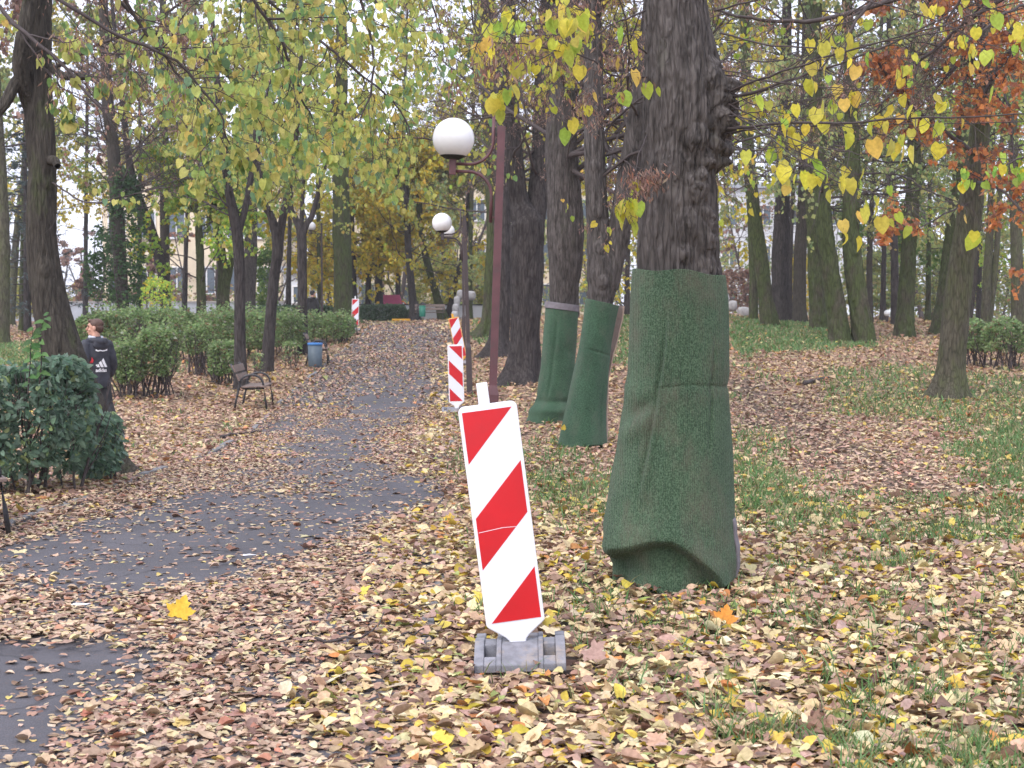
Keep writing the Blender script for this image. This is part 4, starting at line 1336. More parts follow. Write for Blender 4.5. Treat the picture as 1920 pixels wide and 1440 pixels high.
def tree(name, label, path, w, mat, rows=60, sides=20, amp=.012, flare=.35, fh=.25, group=None, cat='tree', limbs=(), crown=None, boughs=(), lumps=(), z_top=None, seed=None, kf=16., twist=0.0, forks=(), sink=.06, bigk=.30):
    """path: photo points (px, py, depth) from the ground up; w: trunk widths in photo pixels at those points"""
    pts = np.array([P(*q) for q in path])
    wd = np.array([w_ * q[2] / F / 2 for w_, q in zip(w, path)])
    base = pts[0].copy()
    base[2] = H1(base[0], base[1])
    pts[0, 2] = base[2] - sink
    if z_top:
        e = pts[-1] - pts[-2]
        e = e / max(e[2], .1)
        pts = np.vstack([pts, pts[-1] + e * np.array((.8, 1, 1)) * (z_top - pts[-1, 2])])
        wd = np.append(wd, wd[-1] * .45)
    L = np.concatenate([[0], np.cumsum(np.linalg.norm(np.diff(pts, axis=0), axis=1))])
    sd = rng.uniform(0, 99) if seed is None else seed
    V, Q, cp, cr = trunk_geo(pts, (L, wd), rows, sides, amp, flare, fh, kf, lumps, sd, twist, 5, bigk)
    Vs, Qs, nb = [V], [Q], len(V)
    t = thing(name, label, cat, base, group=group)
    allp = [(cp, cr)]
    for fk in forks:                              # further stems: list of (px,py,d) and widths, starting inside the trunk
        fp = np.array([P(*q) for q in fk[0]])
        fw = np.array([a_ * q[2] / F / 2 for a_, q in zip(fk[1], fk[0])])
        if len(fk) > 2:
            e = fp[-1] - fp[-2]
            e = e / max(e[2], .1)
            fp = np.vstack([fp, fp[-1] + e * (fk[2] - fp[-1, 2])])
            fw = np.append(fw, fw[-1] * .45)
        fl = np.concatenate([[0], np.cumsum(np.linalg.norm(np.diff(fp, axis=0), axis=1))])
        v, q, p_, r_ = trunk_geo(fp, (fl, fw), max(20, rows * 2 // 3), sides, amp * .8, 0, 1, kf, (), sd + 7, twist)
        Vs.append(v)
        Qs.append(q + nb)
        nb += len(v)
        allp.append((p_, r_))
    mk('trunk', np.concatenate(Vs), np.concatenate(Qs), mat=M[mat], parent=t, org=base)
    tw, lv = [], []
    def leafset(l3, lf):
        pos = along(l3, lf.get('n', 5))
        pos = clear_of_globes(pos)
        if lf.get('cut'):
            pos = pos[fbm(pos * lf.get('cf', .9) + sd, 2) > lf['cut']]
        r_ = hang_leaves(pos, lf['size'], lf['pal'], lf.get('hang', .7), lf.get('ws', .92), lf.get('kind', 'quad'), lf.get('pet', .04), clump=lf.get('clump', .8))
        if r_:
            lv.append(r_)
        if lf.get('seeds'):
            pos = clear_of_globes(along(l3, lf['seeds']))
            pos = pos[fbm(pos * 1.3 + sd + 4, 2) > .5]
            pos = np.repeat(pos, 4, 0) + rng.normal(0, .035, (len(pos) * 4, 3))
            r_ = hang_leaves(pos, lf.get('ssize', .07), 'brown', .7, .26, 'quad', .02)
            if r_:
                lv.append(r_)
    if crown:
        c = crown
        zz_ = []
        for p_, r_ in allp:
            sel = (p_[:, 2] > base[2] + c['z0']) & (p_[:, 2] < base[2] + c['z1'])
            zz_.append(np.flatnonzero(sel))
        n1 = c['n1']
        S_, R0, fr = [], [], []
        for (p_, r_), ix in zip(allp, zz_):
            if len(ix) == 0:
                continue
            k_ = rng.choice(ix, max(1, n1 // len(allp)))
            S_.append(p_[k_])
            R0.append(r_[k_])
            fr.append((p_[k_, 2] - base[2] - c['z0']) / max(c['z1'] - c['z0'], .1))
        S_, R0, fr = np.concatenate(S_), np.concatenate(R0), np.concatenate(fr)
        n1 = len(S_)
        az_ = c.get('az', 0) + rng.uniform(-1, 1, n1) * c.get('spread', np.pi)
        up = c.get('up', .4) + rng.normal(0, .2, n1) + fr * .5
        d_ = np.stack([np.cos(az_), np.sin(az_), up], -1)
        l1, r1 = grow(S_, d_, c['L'] * (1 - .55 * fr) * rng.uniform(.7, 1.15, n1), np.maximum(R0 * c.get('r1', .17), .012), 9, .16, c.get('g1', .02))
        l2, r2 = spawn(l1, r1, c['n2'], .2, 1, .9, .5, 7, .2, c.get('g2', -.02), .55)
        l3, r3 = spawn(l2, r2, c['n3'], .15, 1, .9, .5, 5, .22, c.get('g3', -.08), .55)
        tw += [(l1, r1, 6), (l2, r2, 4), (l3, r3, 3)]
        leafset(np.concatenate([l3, l2[:, 2:]]) if False else l3, c['leaf'])
    for bgh in boughs:
        bp = smooth_path([P(*q) for q in bgh['p']], 22)
        bp[2:] += np.cumsum(rng.normal(0, bgh.get('wob', .012), (20, 3)), 0)
        br = np.linspace(bgh['r'], bgh.get('r2', bgh['r'] * .25), 22)
        l1, r1 = bp[None], br[None]
        l2, r2 = spawn(l1, r1, bgh['n2'], bgh.get('t0', .1), 1, bgh.get('ang', .8), bgh.get('lr', .3), 8, .16, bgh.get('g2', -.03), .5)
        l3, r3 = spawn(l2, r2, bgh['n3'], .15, 1, .8, .5, 6, .18, bgh.get('g3', -.06), .6)
        tw += [(l1, r1, 8), (l2, r2, 5), (l3, r3, 4)]
        if bgh.get('leaf'):
            leafset(l3, bgh['leaf'])
            if bgh['leaf'].get('tip'):
                leafset(l2[:, 3:], dict(bgh['leaf'], n=bgh['leaf']['tip']))
    tw = [keep_clear(*g_) for g_ in tw]
    if tw:
        v, q = cat_tubes(tw)
        mk('branches', v, q, mat=M['twig'], parent=t, org=base)
    if lv:
        by = {}
        for r_ in lv:
            by.setdefault(r_[1].shape[1], []).append(r_)
        for k_, ls in by.items():
            V, Fq, c_ = join(ls)
            mk('crown', V, Fq if k_ == 4 else None, Fq if k_ == 3 else None, M['leaf'], t, c_, org=base)
    return t
# ------------------------------------------------------------------ green carpet wraps round the trunks
def carpet_material(name, c0, c1, dirt):
    m, n, l, bs = new_mat(name)
    t = tex(n, l, 'noise', 120, 3, sc3=(1, 1, .8), rough=.7)
    r = ramp(n, [(.38, [x * .5 for x in c0]), (.5, c0), (.63, c1)])
    l.new(t.outputs[0], r.inputs[0])
    b = tex(n, l, 'noise', 2.2, 6, sc3=(1, 1, .5), rough=.65)
    rb = ramp(n, [(.3, (.74, .76, .76)), (.7, (1.25, 1.22, 1.2))])
    l.new(b.outputs[0], rb.inputs[0])
    mu = n.new('ShaderNodeMixRGB')
    mu.blend_type, mu.inputs[0].default_value = 'MULTIPLY', 1
    l.new(r.outputs[0], mu.inputs[1])
    l.new(rb.outputs[0], mu.inputs[2])
    d_ = tex(n, l, 'noise', 3.3, 8, sc3=(1, 1, .55), rough=.75)
    rd = ramp(n, [(.48, (0, 0, 0)), (.70, (.62, .62, .62))])
    l.new(d_.outputs[0], rd.inputs[0])
    mx = n.new('ShaderNodeMixRGB')
    l.new(rd.outputs[0], mx.inputs[0])
    l.new(mu.outputs[0], mx.inputs[1])
    mx.inputs[2].default_value = (*dirt, 1)
    l.new(mx.outputs[0], bs.inputs['Base Color'])
    bs.inputs['Roughness'].default_value = .95
    bs.inputs['Specular IOR Level'].default_value = .1
    bs.inputs['Sheen Weight'].default_value = .08
    wv = n.new('ShaderNodeTexWave')               # woven ribs running up the cloth
    wv.inputs['Scale'].default_value, wv.inputs['Distortion'].default_value, wv.inputs['Detail'].default_value = 24, 2.5, 3
    l.new(n['Texture Coordinate'].outputs['Object'], wv.inputs['Vector'])
    ad = n.new('ShaderNodeMath')
    ad.operation = 'ADD'
    l.new(t.outputs[0], ad.inputs[0])
    wm = n.new('ShaderNodeMath')
    wm.operation, wm.inputs[1].default_value = 'MULTIPLY', .4
    l.new(wv.outputs['Fac'], wm.inputs[0])
    l.new(wm.outputs[0], ad.inputs[1])
    bump(n, l, ad.outputs[0], bs, 1.0, .010)
    return m
M['carpet'] = carpet_material('green_carpet', (.058, .104, .060), (.110, .166, .104), (.125, .105, .08))
M['carpet_flat'] = carpet_material('flat_green_carpet', (.048, .104, .062), (.08, .144, .088), (.10, .11, .085))
def ring_cloth(outline, d, fn, s0=0.0, s1=1.0, a0=0.0, a1=2 * math.pi, rows=120, cols=128, grow_r=0.0, flat=1.0, top=None, bot=None, th=.014):
    """cloth round a trunk; outline (py, px left, px right); fn(u, front, py) gives radial folds in metres"""
    o = np.array(outline, float)
    closed = abs(a1 - a0 - 2 * math.pi) < 1e-6
    A_ = np.linspace(a0, a1, cols, endpoint=not closed)
    u, fr_ = np.cos(A_)[None], -np.sin(A_)[None]
    s = np.linspace(s0, s1, rows)[:, None]
    tp = top(u) if top else o[0, 0] + 0 * u
    bt_ = bot(u) if bot else o[-1, 0] + 0 * u
    yy_ = bt_ + (tp - bt_) * s
    Lp, Rp = np.interp(yy_, o[:, 0], o[:, 1]), np.interp(yy_, o[:, 0], o[:, 2])
    k_ = d / F
    cx_, R_ = ((Lp + Rp) / 2 - 960) * k_, (Rp - Lp) / 2 * k_ + grow_r
    R_ = R_ + fn(u + 0 * yy_, fr_ + 0 * yy_, yy_)
    z_ = CH + (605 - yy_) * k_
    def lay(off):
        return np.stack([cx_ + (R_ - off) * np.cos(A_)[None], d + (R_ - off) * flat * np.sin(A_)[None], z_], -1).reshape(-1, 3)
    V = np.concatenate([lay(0), lay(th)])
    n0, nc = rows * cols, cols
    j = np.arange(cols if closed else cols - 1)[None]
    j2 = (j + 1) % cols
    i = (np.arange(rows - 1) * nc)[:, None]
    q = np.stack([i + j, i + j2, i + nc + j2, i + nc + j], -1).reshape(-1, 4)
    Q = [q, q[:, ::-1] + n0]
    j, j2 = j.ravel(), j2.ravel()
    for b_ in (0, (rows - 1) * nc):
        e = np.stack([b_ + j, b_ + j2, n0 + b_ + j2, n0 + b_ + j], -1)
        Q.append(e if b_ else e[:, ::-1])
    if not closed:
        i = np.arange(rows - 1) * nc
        for c_ in (0, cols - 1):
            Q.append(np.stack([i + c_, i + nc + c_, n0 + i + nc + c_, n0 + i + c_], -1))
    return V, np.concatenate(Q)
def g1(x, c, w):
    return np.exp(-((x - c) / w) ** 2)
def sstep(x, a, b):
    t = np.clip((x - a) / (b - a), 0, 1)
    return t * t * (3 - 2 * t)
# the big near wrap
OUT1 = [(500, 1186, 1356), (560, 1181, 1364), (640, 1178, 1367), (700, 1176, 1367), (725, 1171, 1363), (760, 1169, 1368), (850, 1154, 1373), (920, 1142, 1376), (985, 1131, 1379), (1020, 1132, 1383), (1042, 1141, 1386), (1060, 1150, 1386), (1110, 1150, 1378)]
def folds1(u, fr_, y_):
    f_ = (fr_ > 0) * sstep(fr_, 0, .3)
    arch = 1001 + np.where(u < -.08, 44 * np.abs(u + .08) ** 1.5, 150 * np.abs(u + .08) ** 1.45)
    arch = arch + 22 * (fbm(np.stack([u * 2.6, u * 0 + 3.3, y_ * 0], -1), 3) - .5)
    dn = (y_ - arch)
    r = .040 * f_ * np.exp(-(np.minimum(dn, 0) / 38) ** 2) * (dn < 6) - .075 * f_ * sstep(dn, -6, 16) * (1 - .55 * sstep(dn, 30, 95))
    r -= .016 * g1(u, -.36 + (y_ - 600) * -.0008, .035) * f_ * sstep(y_, 560, 640) * (1 - sstep(y_, 860, 960))
    r += .010 * g1(u, -.28 + (y_ - 600) * -.0008, .05) * f_ * sstep(y_, 520, 640) * (1 - sstep(y_, 860, 960))
    r -= .013 * g1(u, .62 + (y_ - 640) * -.0006, .03) * f_ * sstep(y_, 600, 680) * (1 - sstep(y_, 800, 880))
    seam = 727 - 10 * sstep(u, -.5, .2) + 6 * u
    r -= .007 * g1(y_, seam, 3) * f_ * sstep(u, -.5, -.4)
    r += .005 * g1(y_, seam + 16, 16) * f_
    r += .03 * g1(y_, 795 - 70 * (u + .7), 22) * g1(u, -.72, .25) * f_ - .022 * g1(y_, 760 - 70 * (u + .7), 16) * g1(u, -.72, .25) * f_
    r += .020 * (fbm(np.stack([u * 2.2, fr_ * 2, y_ / 95], -1), 3) - .5)
    return r
top1 = lambda u: 511 + 6 * u - 3 * np.cos(u * 5)
bot1 = lambda u: 1096 + 10 * g1(u, -.35, .35) - 16 * sstep(u, .2, .9)
def wrap_thing(label, V, Q, mat='carpet'):
    c = V.mean(0)
    base = np.array((c[0], c[1], H1(c[0], c[1])))
    t = thing('trunk_wrap', label, 'tree wrap', base, group='green carpet wraps protecting the trunks')
    mk('carpet', V, Q, mat=M[mat], parent=t, org=base)
    return t, base
V, Q = ring_cloth(OUT1, 8.7, folds1, rows=300, cols=260, top=top1, bot=bot1)
t, b_ = wrap_thing('largest green carpet wrap, nearest, sagging into an arched fold at its foot', V, Q)
V, Q = ring_cloth([(965, 1131, 1379), (1000, 1130, 1385), (1050, 1140, 1391), (1078, 1150, 1384), (1090, 1150, 1378)], 8.72, lambda u, f_, y_: -.004 + .004 * np.sin(y_ / 7), a0=-.42, a1=1.4, rows=40, cols=40, bot=lambda u: 1080 + 0 * u, top=lambda u: 968 + 0 * u, grow_r=.003)
mk('backing_flap', V, Q, mat=M['backing'], parent=t, org=b_)
# second wrap, round the forked trunk
OUT2 = [(556, 1098, 1164), (600, 1093, 1154), (640, 1087, 1147), (700, 1075, 1141), (760, 1062, 1137), (800, 1053, 1137), (838, 1046, 1139)]
def folds2(u, fr_, y_):
    f_ = (fr_ > 0)
    r = -.012 * g1(y_, 658 + 9 * u, 2.5) * f_ * sstep(u, -.6, -.4)
    r += .02 * (fbm(np.stack([u * 2, fr_ * 2, y_ / 60], -1), 3) - .5)
    return r - .014 * g1(u, .7, .06) * f_ * sstep(y_, 690, 760)
V, Q = ring_cloth(OUT2, 18.5, folds2, rows=150, cols=120, top=lambda u: 567 + 7 * u, bot=lambda u: 834 + 2 * u - 3 * np.sin(3 * u))
t, b_ = wrap_thing('flat green carpet wrap on the forked trunk, with a yellow leaf near its lower edge', V, Q, 'carpet_flat')
V, Q = ring_cloth([(556, 1098, 1172), (600, 1093, 1168), (640, 1087, 1158), (700, 1075, 1143), (760, 1062, 1140), (838, 1046, 1140)], 18.62, lambda u, f_, y_: .003 * np.sin(y_ / 9), a0=-.35, a1=1.5, rows=60, cols=30, bot=lambda u: 828 + 0 * u, top=lambda u: 565 + 10 * u)
mk('backing_edge', V, Q, mat=M['tan_backing'], parent=t, org=b_)
lp = P(1056, 806, 18.5 - .30)
V, Tt, m_ = leaf_geo(np.array([lp]), np.array([[.2, -.2, 1.]]), np.array([[0, -1., .1]]), np.array([.075]), .9, .1, .2)
tag(mk('fallen_leaf', V, Q=Tt, mat=M['litter'], col=np.tile((.55, .42, .07), (len(V), 1))), 'single yellow leaf stuck on the flat green carpet wrap', 'leaf')
# third wrap, rolled up at the foot
OUT3 = [(565, 1024, 1085), (600, 1021, 1083), (640, 1018, 1081), (700, 1012, 1077), (745, 1006, 1073), (760, 1000, 1071), (772, 994, 1070), (796, 984, 1066)]
def folds3(u, fr_, y_):
    f_ = (fr_ > 0)
    r = .035 * g1(y_, 768, 9) * f_ - .03 * g1(y_, 752, 6) * f_
    r -= .02 * g1(u, -.30 - (y_ - 640) * .001, .09) * f_ * sstep(y_, 590, 620) * (1 - sstep(y_, 730, 750))
    r -= .02 * g1(y_, 645 + 22 * u, 8) * g1(u, .5, .4) * f_
    return r + .03 * (fbm(np.stack([u * 2.4, fr_ * 2, y_ / 45], -1), 3) - .5)
V, Q = ring_cloth(OUT3, 23, folds3, rows=130, cols=110, top=lambda u: 572 + 4 * u, bot=lambda u: 794 - 6 * u)
t, b_ = wrap_thing('green carpet wrap with a grey top band and a rolled foot, farthest of the wraps', V, Q, 'carpet_flat')
V, Q = ring_cloth(OUT3, 23, folds3, rows=16, cols=110, top=lambda u: 569 + 4 * u, bot=lambda u: 581 + 4 * u, grow_r=.012)
mk('top_band', V, Q, mat=M['backing'], parent=t, org=b_)
# ------------------------------------------------------------------ trees along the path, right side
D = 8.7
near_leaf = dict(n=1, size=.068, pal='yellow', kind='round', hang=.85, pet=.05, cut=.46, cf=9)
near_seed = dict(n=2, size=.07, pal='yellow', kind='round', hang=.85, pet=.05, cut=.56, cf=9, seeds=6, ssize=.042)
def shoots(lst, **k):
    out = []
    for pts, r in lst:
        out.append(dict(dict(p=pts, r=r * .68, n2=7, n3=3, lr=.26, t0=.25, leaf=near_leaf, wob=.006), **k))
    return out
lump = [(math.radians(random.uniform(-40, 12)), random.uniform(2.62, 3.2), random.uniform(.018, .038), random.uniform(.015, .04)) for _ in range(18)] + [(math.radians(random.uniform(-100, -20)), random.uniform(1.9, 2.75), random.uniform(.016, .035), random.uniform(.008, .02)) for _ in range(16)] + [(math.radians(-12), 2.98, .085, .085), (math.radians(0), 2.74, .09, .055), (math.radians(-30), 3.12, .07, .045), (math.radians(-28), 2.86, .05, .035), (math.radians(-48), 2.17, .05, .024), (math.radians(-42), 2.30, .03, .02), (math.radians(-62), 2.48, .055, .026), (math.radians(-50), 2.62, .04, .024),
        (math.radians(-80), 2.25, .05, .02), (math.radians(-50), 1.98, .05, .022), (math.radians(-120), 2.6, .07, .02), (math.radians(-70), 2.75, .05, .024), (math.radians(10), 1.95, .07, .03)]
tree('linden_tree', 'thick near linden with knobbly grey bark above the largest green wrap',
     [(1265, 1096, D), (1268, 900, D), (1270, 700, D), (1270, 480, D), (1270, 380, D), (1274, 300, D), (1280, 220, D), (1281, 150, D), (1272, 60, D), (1266, -20, D), (1262, -300, D)],
     [140, 130, 138, 150, 143, 138, 148, 146, 122, 114, 108], 'bark_grey', rows=560, sides=300, amp=.013, flare=.15, fh=.1, lumps=lump, kf=40, seed=3.3, bigk=.14,
     boughs=shoots([([(1362, 175, 8.6), (1450, 135, 8.1), (1600, 85, 7.6), (1800, 30, 7.2), (2000, -30, 7)], .012), ([(1365, 185, 8.6), (1480, 150, 8.3), (1660, 82, 8.1), (1860, -10, 8)], .016),
                    ([(1358, 242, 8.6), (1460, 235, 8.0), (1620, 228, 7.4), (1800, 223, 7), (2050, 205, 6.7)], .014), ([(1360, 250, 8.6), (1480, 240, 8.3), (1700, 235, 8), (2000, 225, 7.8)], .010),
                    ([(1350, 130, 8.6), (1450, 155, 8.2), (1600, 168, 7.8), (1790, 155, 7.4)], .007), ([(1350, 62, 8.6), (1480, 88, 8.2), (1640, 92, 7.8), (1820, 60, 7.4), (2000, 20, 7)], .009),
                    ([(1362, 205, 8.6), (1450, 262, 7.8), (1560, 330, 7.2), (1680, 368, 6.8), (1800, 385, 6.6)], .007), ([(1362, 215, 8.6), (1440, 240, 7.6), (1540, 290, 6.9), (1640, 310, 6.5)], .007),
                    ([(1360, 260, 8.6), (1400, 280, 8.0), (1470, 270, 7.4), (1560, 320, 7)], .006), ([(1340, 20, 8.6), (1500, -10, 8), (1700, 20, 7.5), (1900, 90, 7.2)], .01)]) +
     shoots([([(1358, 200 + dy_, 8.6), (1440, 210 + dy_ + k_ * .3, 8.3), (1560, 215 + dy_ + k_ * .8, 8), (x_, 215 + dy_ + k_ * 1.5, 7.8)], .006) for dy_, k_, x_ in ((-30, 60, 1700), (-10, 110, 1690), (10, 90, 1760), (30, 60, 1720), (45, 90, 1640), (-60, 20, 1800), (-90, -30, 1700), (20, -70, 1750), (0, -130, 1640))],
            n2=5, n3=2, leaf=dict(near_leaf, cut=.52)) +
     shoots([([(1212, 145, 8.6), (1150, 140, 8.2), (1080, 105, 8.0), (950, 82, 7.8), (850, 75, 7.7)], .011), ([(1210, 20, 8.6), (1120, 60, 8.3), (1000, 120, 8.0), (920, 170, 7.9)], .009),
             ([(1212, 255, 8.6), (1190, 310, 8.2), (1180, 360, 8.0), (1170, 380, 7.9)], .006), ([(1210, -60, 8.6), (1080, -60, 8), (960, -10, 7.6), (900, 60, 7.4), (880, 110, 7.4)], .01),
             ([(1212, 100, 8.6), (1180, 70, 8.1), (1120, 30, 7.7), (1050, -10, 7.4)], .008)], leaf=near_seed, n2=9, n3=4))
mid_y = dict(n=2, size=.075, pal='yellow', kind='heart', hang=.8, pet=.05, cut=.55, cf=1.1, seeds=6, ssize=.045)
tree('linden_tree', 'forked dark linden whose two stems rise from the flat green wrap',
     [(1093, 836, 18.5), (1105, 740, 18.5), (1118, 620, 18.5), (1126, 560, 18.5), (1130, 520, 18.5), (1122, 440, 18.5), (1115, 300, 18.5), (1113, 120, 18.6), (1110, -40, 18.7)],
     [62, 50, 44, 48, 60, 42, 38, 34, 30], 'bark_grey', bigk=.12, rows=260, sides=90, amp=.012, flare=.3, fh=.15, kf=20, z_top=9.5,
     forks=[([(1140, 540, 18.5), (1158, 450, 18.5), (1178, 330, 18.4), (1196, 220, 18.3), (1212, 100, 18.2), (1228, -40, 18.1)], [40, 44, 42, 38, 34, 30], 9)],
     lumps=[(math.radians(-90), z_, .05, .03) for z_ in (2.2, 2.65, 3.1, 3.7)], group='lindens along the right of the path',
     crown=dict(z0=3.3, z1=7, n1=26, L=3.4, az=.2, spread=2.2, n2=10, n3=7, up=.25, leaf=mid_y))
tree('linden_tree', 'stout ridged linden rising from the wrap with the grey top band',
     [(1030, 790, 23), (1043, 700, 23), (1054, 575, 23), (1060, 500, 23), (1060, 440, 23), (1056, 340, 23), (1052, 280, 23), (1058, 150, 23), (1062, -40, 23)],
     [56, 44, 46, 62, 70, 62, 60, 50, 46], 'bark_grey', bigk=.12, rows=260, sides=110, amp=.016, flare=.35, fh=.15, kf=24, z_top=11, group='lindens along the right of the path',
     crown=dict(z0=3.6, z1=9, n1=28, L=3.8, az=.2, spread=2.2, n2=10, n3=7, up=.2, leaf=mid_y))
tree('linden_tree', 'unwrapped thick linden with a dark hollow scar, directly beyond the first lamp post',
     [(978, 716, 30), (980, 690, 30), (985, 620, 30), (988, 560, 30), (990, 480, 30), (988, 420, 30), (974, 380, 30), (962, 280, 30), (955, 120, 30), (950, -40, 30)],
     [66, 58, 52, 58, 62, 66, 36, 32, 28, 24], 'bark_dark', rows=220, sides=64, amp=.025, flare=.55, fh=.35, kf=15, z_top=12, twist=.25, group='lindens along the right of the path',
     forks=[([(998, 440, 30), (1006, 380, 30.2), (1014, 280, 30.4), (1020, 100, 30.6), (1030, -40, 30.8)], [38, 38, 34, 28, 24], 12)],
     crown=dict(z0=4.2, z1=10, n1=30, L=4, n2=10, n3=7, up=.25, leaf=dict(mid_y, kind='quad', size=.09)))
tree('linden_tree', 'dark linden half hidden by the first lamp post, root spreading left',
     [(934, 663, 38), (936, 640, 38), (942, 560, 38), (943, 450, 38), (938, 300, 38), (925, 100, 38), (915, -40, 38)], [48, 36, 32, 32, 28, 24, 22], 'bark_dark', rows=140, sides=40, amp=.02, flare=.7, fh=.3, z_top=13, group='lindens along the right of the path',
     crown=dict(z0=5, z1=11, n1=26, L=4, n2=10, n3=7, up=.2, leaf=dict(mid_y, kind='quad', size=.1)))
tree('linden_tree', 'mossy linden at the far end of the right hand row with a long side root',
     [(908, 625, 48), (914, 600, 48), (918, 520, 48), (922, 430, 48), (918, 300, 48), (905, 120, 48), (900, 0, 48)], [34, 22, 20, 20, 19, 16, 14], 'bark_moss', rows=110, sides=32, amp=.02, flare=.9, fh=.3, z_top=14, group='lindens along the right of the path',
     crown=dict(z0=4, z1=12, n1=16, L=4.5, n2=8, n3=5, up=.25, leaf=dict(n=5, size=.11, pal='olive', cut=.45)))
# ------------------------------------------------------------------ left side
ll = dict(n=4, size=.06, pal='linden', kind='round', hang=.8, pet=.045, cut=.43, cf=1.0)
lls = dict(ll, seeds=4, ssize=.042, cut=.47)
tree('leaning_tree', 'dark leaning trunk rising behind the dark green bush at left',
     [(196, 885, 15.4), (178, 820, 15.4), (150, 735, 15.4), (112, 640, 15.4), (88, 540, 15.4), (78, 440, 15.4), (80, 330, 15.4), (76, 260, 15.4), (70, 160, 15.4), (72, 40, 15.4), (76, -60, 15.4)],
     [86, 74, 72, 70, 62, 54, 50, 52, 50, 46, 42], 'bark_brown', rows=260, sides=96, amp=.011, flare=.6, fh=.22, kf=26, z_top=8,
     forks=[([(60, 210, 15.4), (40, 130, 15.2), (46, 60, 15.1), (56, 0, 15.1), (60, -60, 15.1)], [28, 30, 26, 24, 22]), ([(56, 120, 15.3), (28, 160, 15.2), (0, 205, 15.1), (-60, 260, 15)], [22, 22, 18, 14]),
            ([(88, 124, 15.4), (120, 142, 15.2), (150, 144, 15.1), (166, 146, 15.1)], [16, 13, 11, 8]), ([(95, 300, 15.3), (103, 302, 15.2), (108, 312, 15.15)], [18, 16, 12])],
     lumps=[(math.radians(-40), 3.2, .04, .02), (math.radians(-70), 2.3, .06, .018)],
     boughs=[dict(p=[(95, 130, 15.4), (250, 60, 15), (420, -20, 14.5), (620, -70, 14)], r=.02, n2=14, n3=6, lr=.32, leaf=lls), dict(p=[(80, 60, 15.4), (190, 110, 14.6), (320, 100, 14), (430, 150, 13.5)], r=.015, n2=10, n3=5, lr=.3, leaf=lls),
             dict(p=[(90, 340, 15.4), (160, 360, 14.8), (250, 350, 14.4), (310, 330, 14.1)], r=.012, n2=6, n3=4, lr=.3, leaf=dict(ll, cut=.6)), dict(p=[(90, 0, 15.4), (160, -80, 15), (260, -90, 14.5), (330, 0, 14), (390, 120, 13.8)], r=.018, n2=12, n3=5, lr=.3, leaf=lls)])
# an old linden standing just outside the frame at left; its boughs droop over the path
O = 9.6
tb = np.array(P(-420, 980, O))
tree('linden_tree', 'leafy linden left of the picture whose yellow green boughs droop over the path',
     [(-420, 1050, O), (-415, 800, O), (-400, 300, O), (-380, -100, O), (-370, -500, O)], [130, 110, 100, 90, 60], 'bark_grey', rows=90, sides=40, amp=.015, flare=.35, fh=.3,
     boughs=[dict(p=[(-385, -260, O), (-100, -230, 9.9), (180, -120, 10.3), (260, 10, 10.6), (335, 120, 10.8), (390, 180, 11)], r=.024, n2=16, n3=6, lr=.27, t0=.35, leaf=lls),
             dict(p=[(-385, -300, O), (0, -280, 10), (320, -160, 10.5), (470, -40, 10.8), (540, 60, 11), (575, 150, 11.1), (600, 190, 11.2)], r=.024, n2=20, n3=7, lr=.24, t0=.4, leaf=ll),
             dict(p=[(-385, -200, O), (-60, -100, 9.6), (180, 60, 9.7), (330, 115, 9.8), (420, 200, 9.9), (440, 265, 10)], r=.018, n2=14, n3=7, lr=.25, t0=.45, leaf=ll),
             dict(p=[(-385, -340, O), (100, -330, 10.5), (480, -200, 11.5), (640, -60, 12), (690, 60, 12.2), (700, 180, 12.3), (690, 240, 12.3)], r=.024, n2=20, n3=7, lr=.24, t0=.45, leaf=ll),
             dict(p=[(-385, -280, O), (0, -200, 10.5), (260, 40, 11.5), (400, 130, 12), (510, 210, 12.4), (545, 270, 12.5)], r=.02, n2=18, n3=7, lr=.26, t0=.45, leaf=ll),
             dict(p=[(-385, -320, O), (50, -260, 11), (400, -60, 12.5), (620, 90, 13.5), (740, 190, 14), (760, 260, 14)], r=.022, n2=20, n3=7, lr=.26, t0=.4, leaf=ll),
             dict(p=[(-385, -160, O), (-100, -60, 9.3), (60, 60, 9), (170, 150, 8.9), (215, 230, 8.9)], r=.02, n2=10, n3=4, lr=.26, t0=.4, leaf=dict(lls, cut=.56)),
             dict(p=[(-385, -380, O), (200, -400, 11), (650, -260, 12.5), (860, -80, 13.2), (900, 60, 13.4)], r=.022, n2=20, n3=7, lr=.2, t0=.45, leaf=lls),
             dict(p=[(-385, -420, O), (200, -460, 11.5), (600, -260, 13), (760, -90, 14), (820, 20, 14.4), (840, 110, 14.6)], r=.022, n2=22, n3=7, lr=.22, t0=.5, leaf=ll),
             dict(p=[(-385, -260, O), (-50, -220, 11), (120, -90, 12), (210, 20, 12.6), (240, 120, 12.8)], r=.018, n2=18, n3=6, lr=.26, t0=.4, leaf=lls)])
row = dict(group='young lindens of the left row')
rl = dict(n=7, size=.095, pal='linden', kind='quad', hang=.75, cut=.40, cf=.7)
tree('young_linden', 'straight dark trunk right behind the first bench, nearest of the left row',
     [(452, 736, 31), (450, 640, 31), (449, 520, 31), (446, 450, 31), (438, 400, 31), (428, 350, 31), (415, 240, 31), (400, 60, 31)], [28, 22, 20, 20, 19, 16, 13, 9], 'bark_dark', rows=110, sides=28, amp=.006, flare=.25, fh=.2, z_top=9, kf=30, **row,
     forks=[([(446, 440, 31), (462, 380, 31.2), (476, 300, 31.5), (500, 180, 32)], [14, 12, 10, 7], 8)],
     crown=dict(z0=3.4, z1=8, n1=20, L=2.6, n2=8, n3=5, up=.3, leaf=rl))
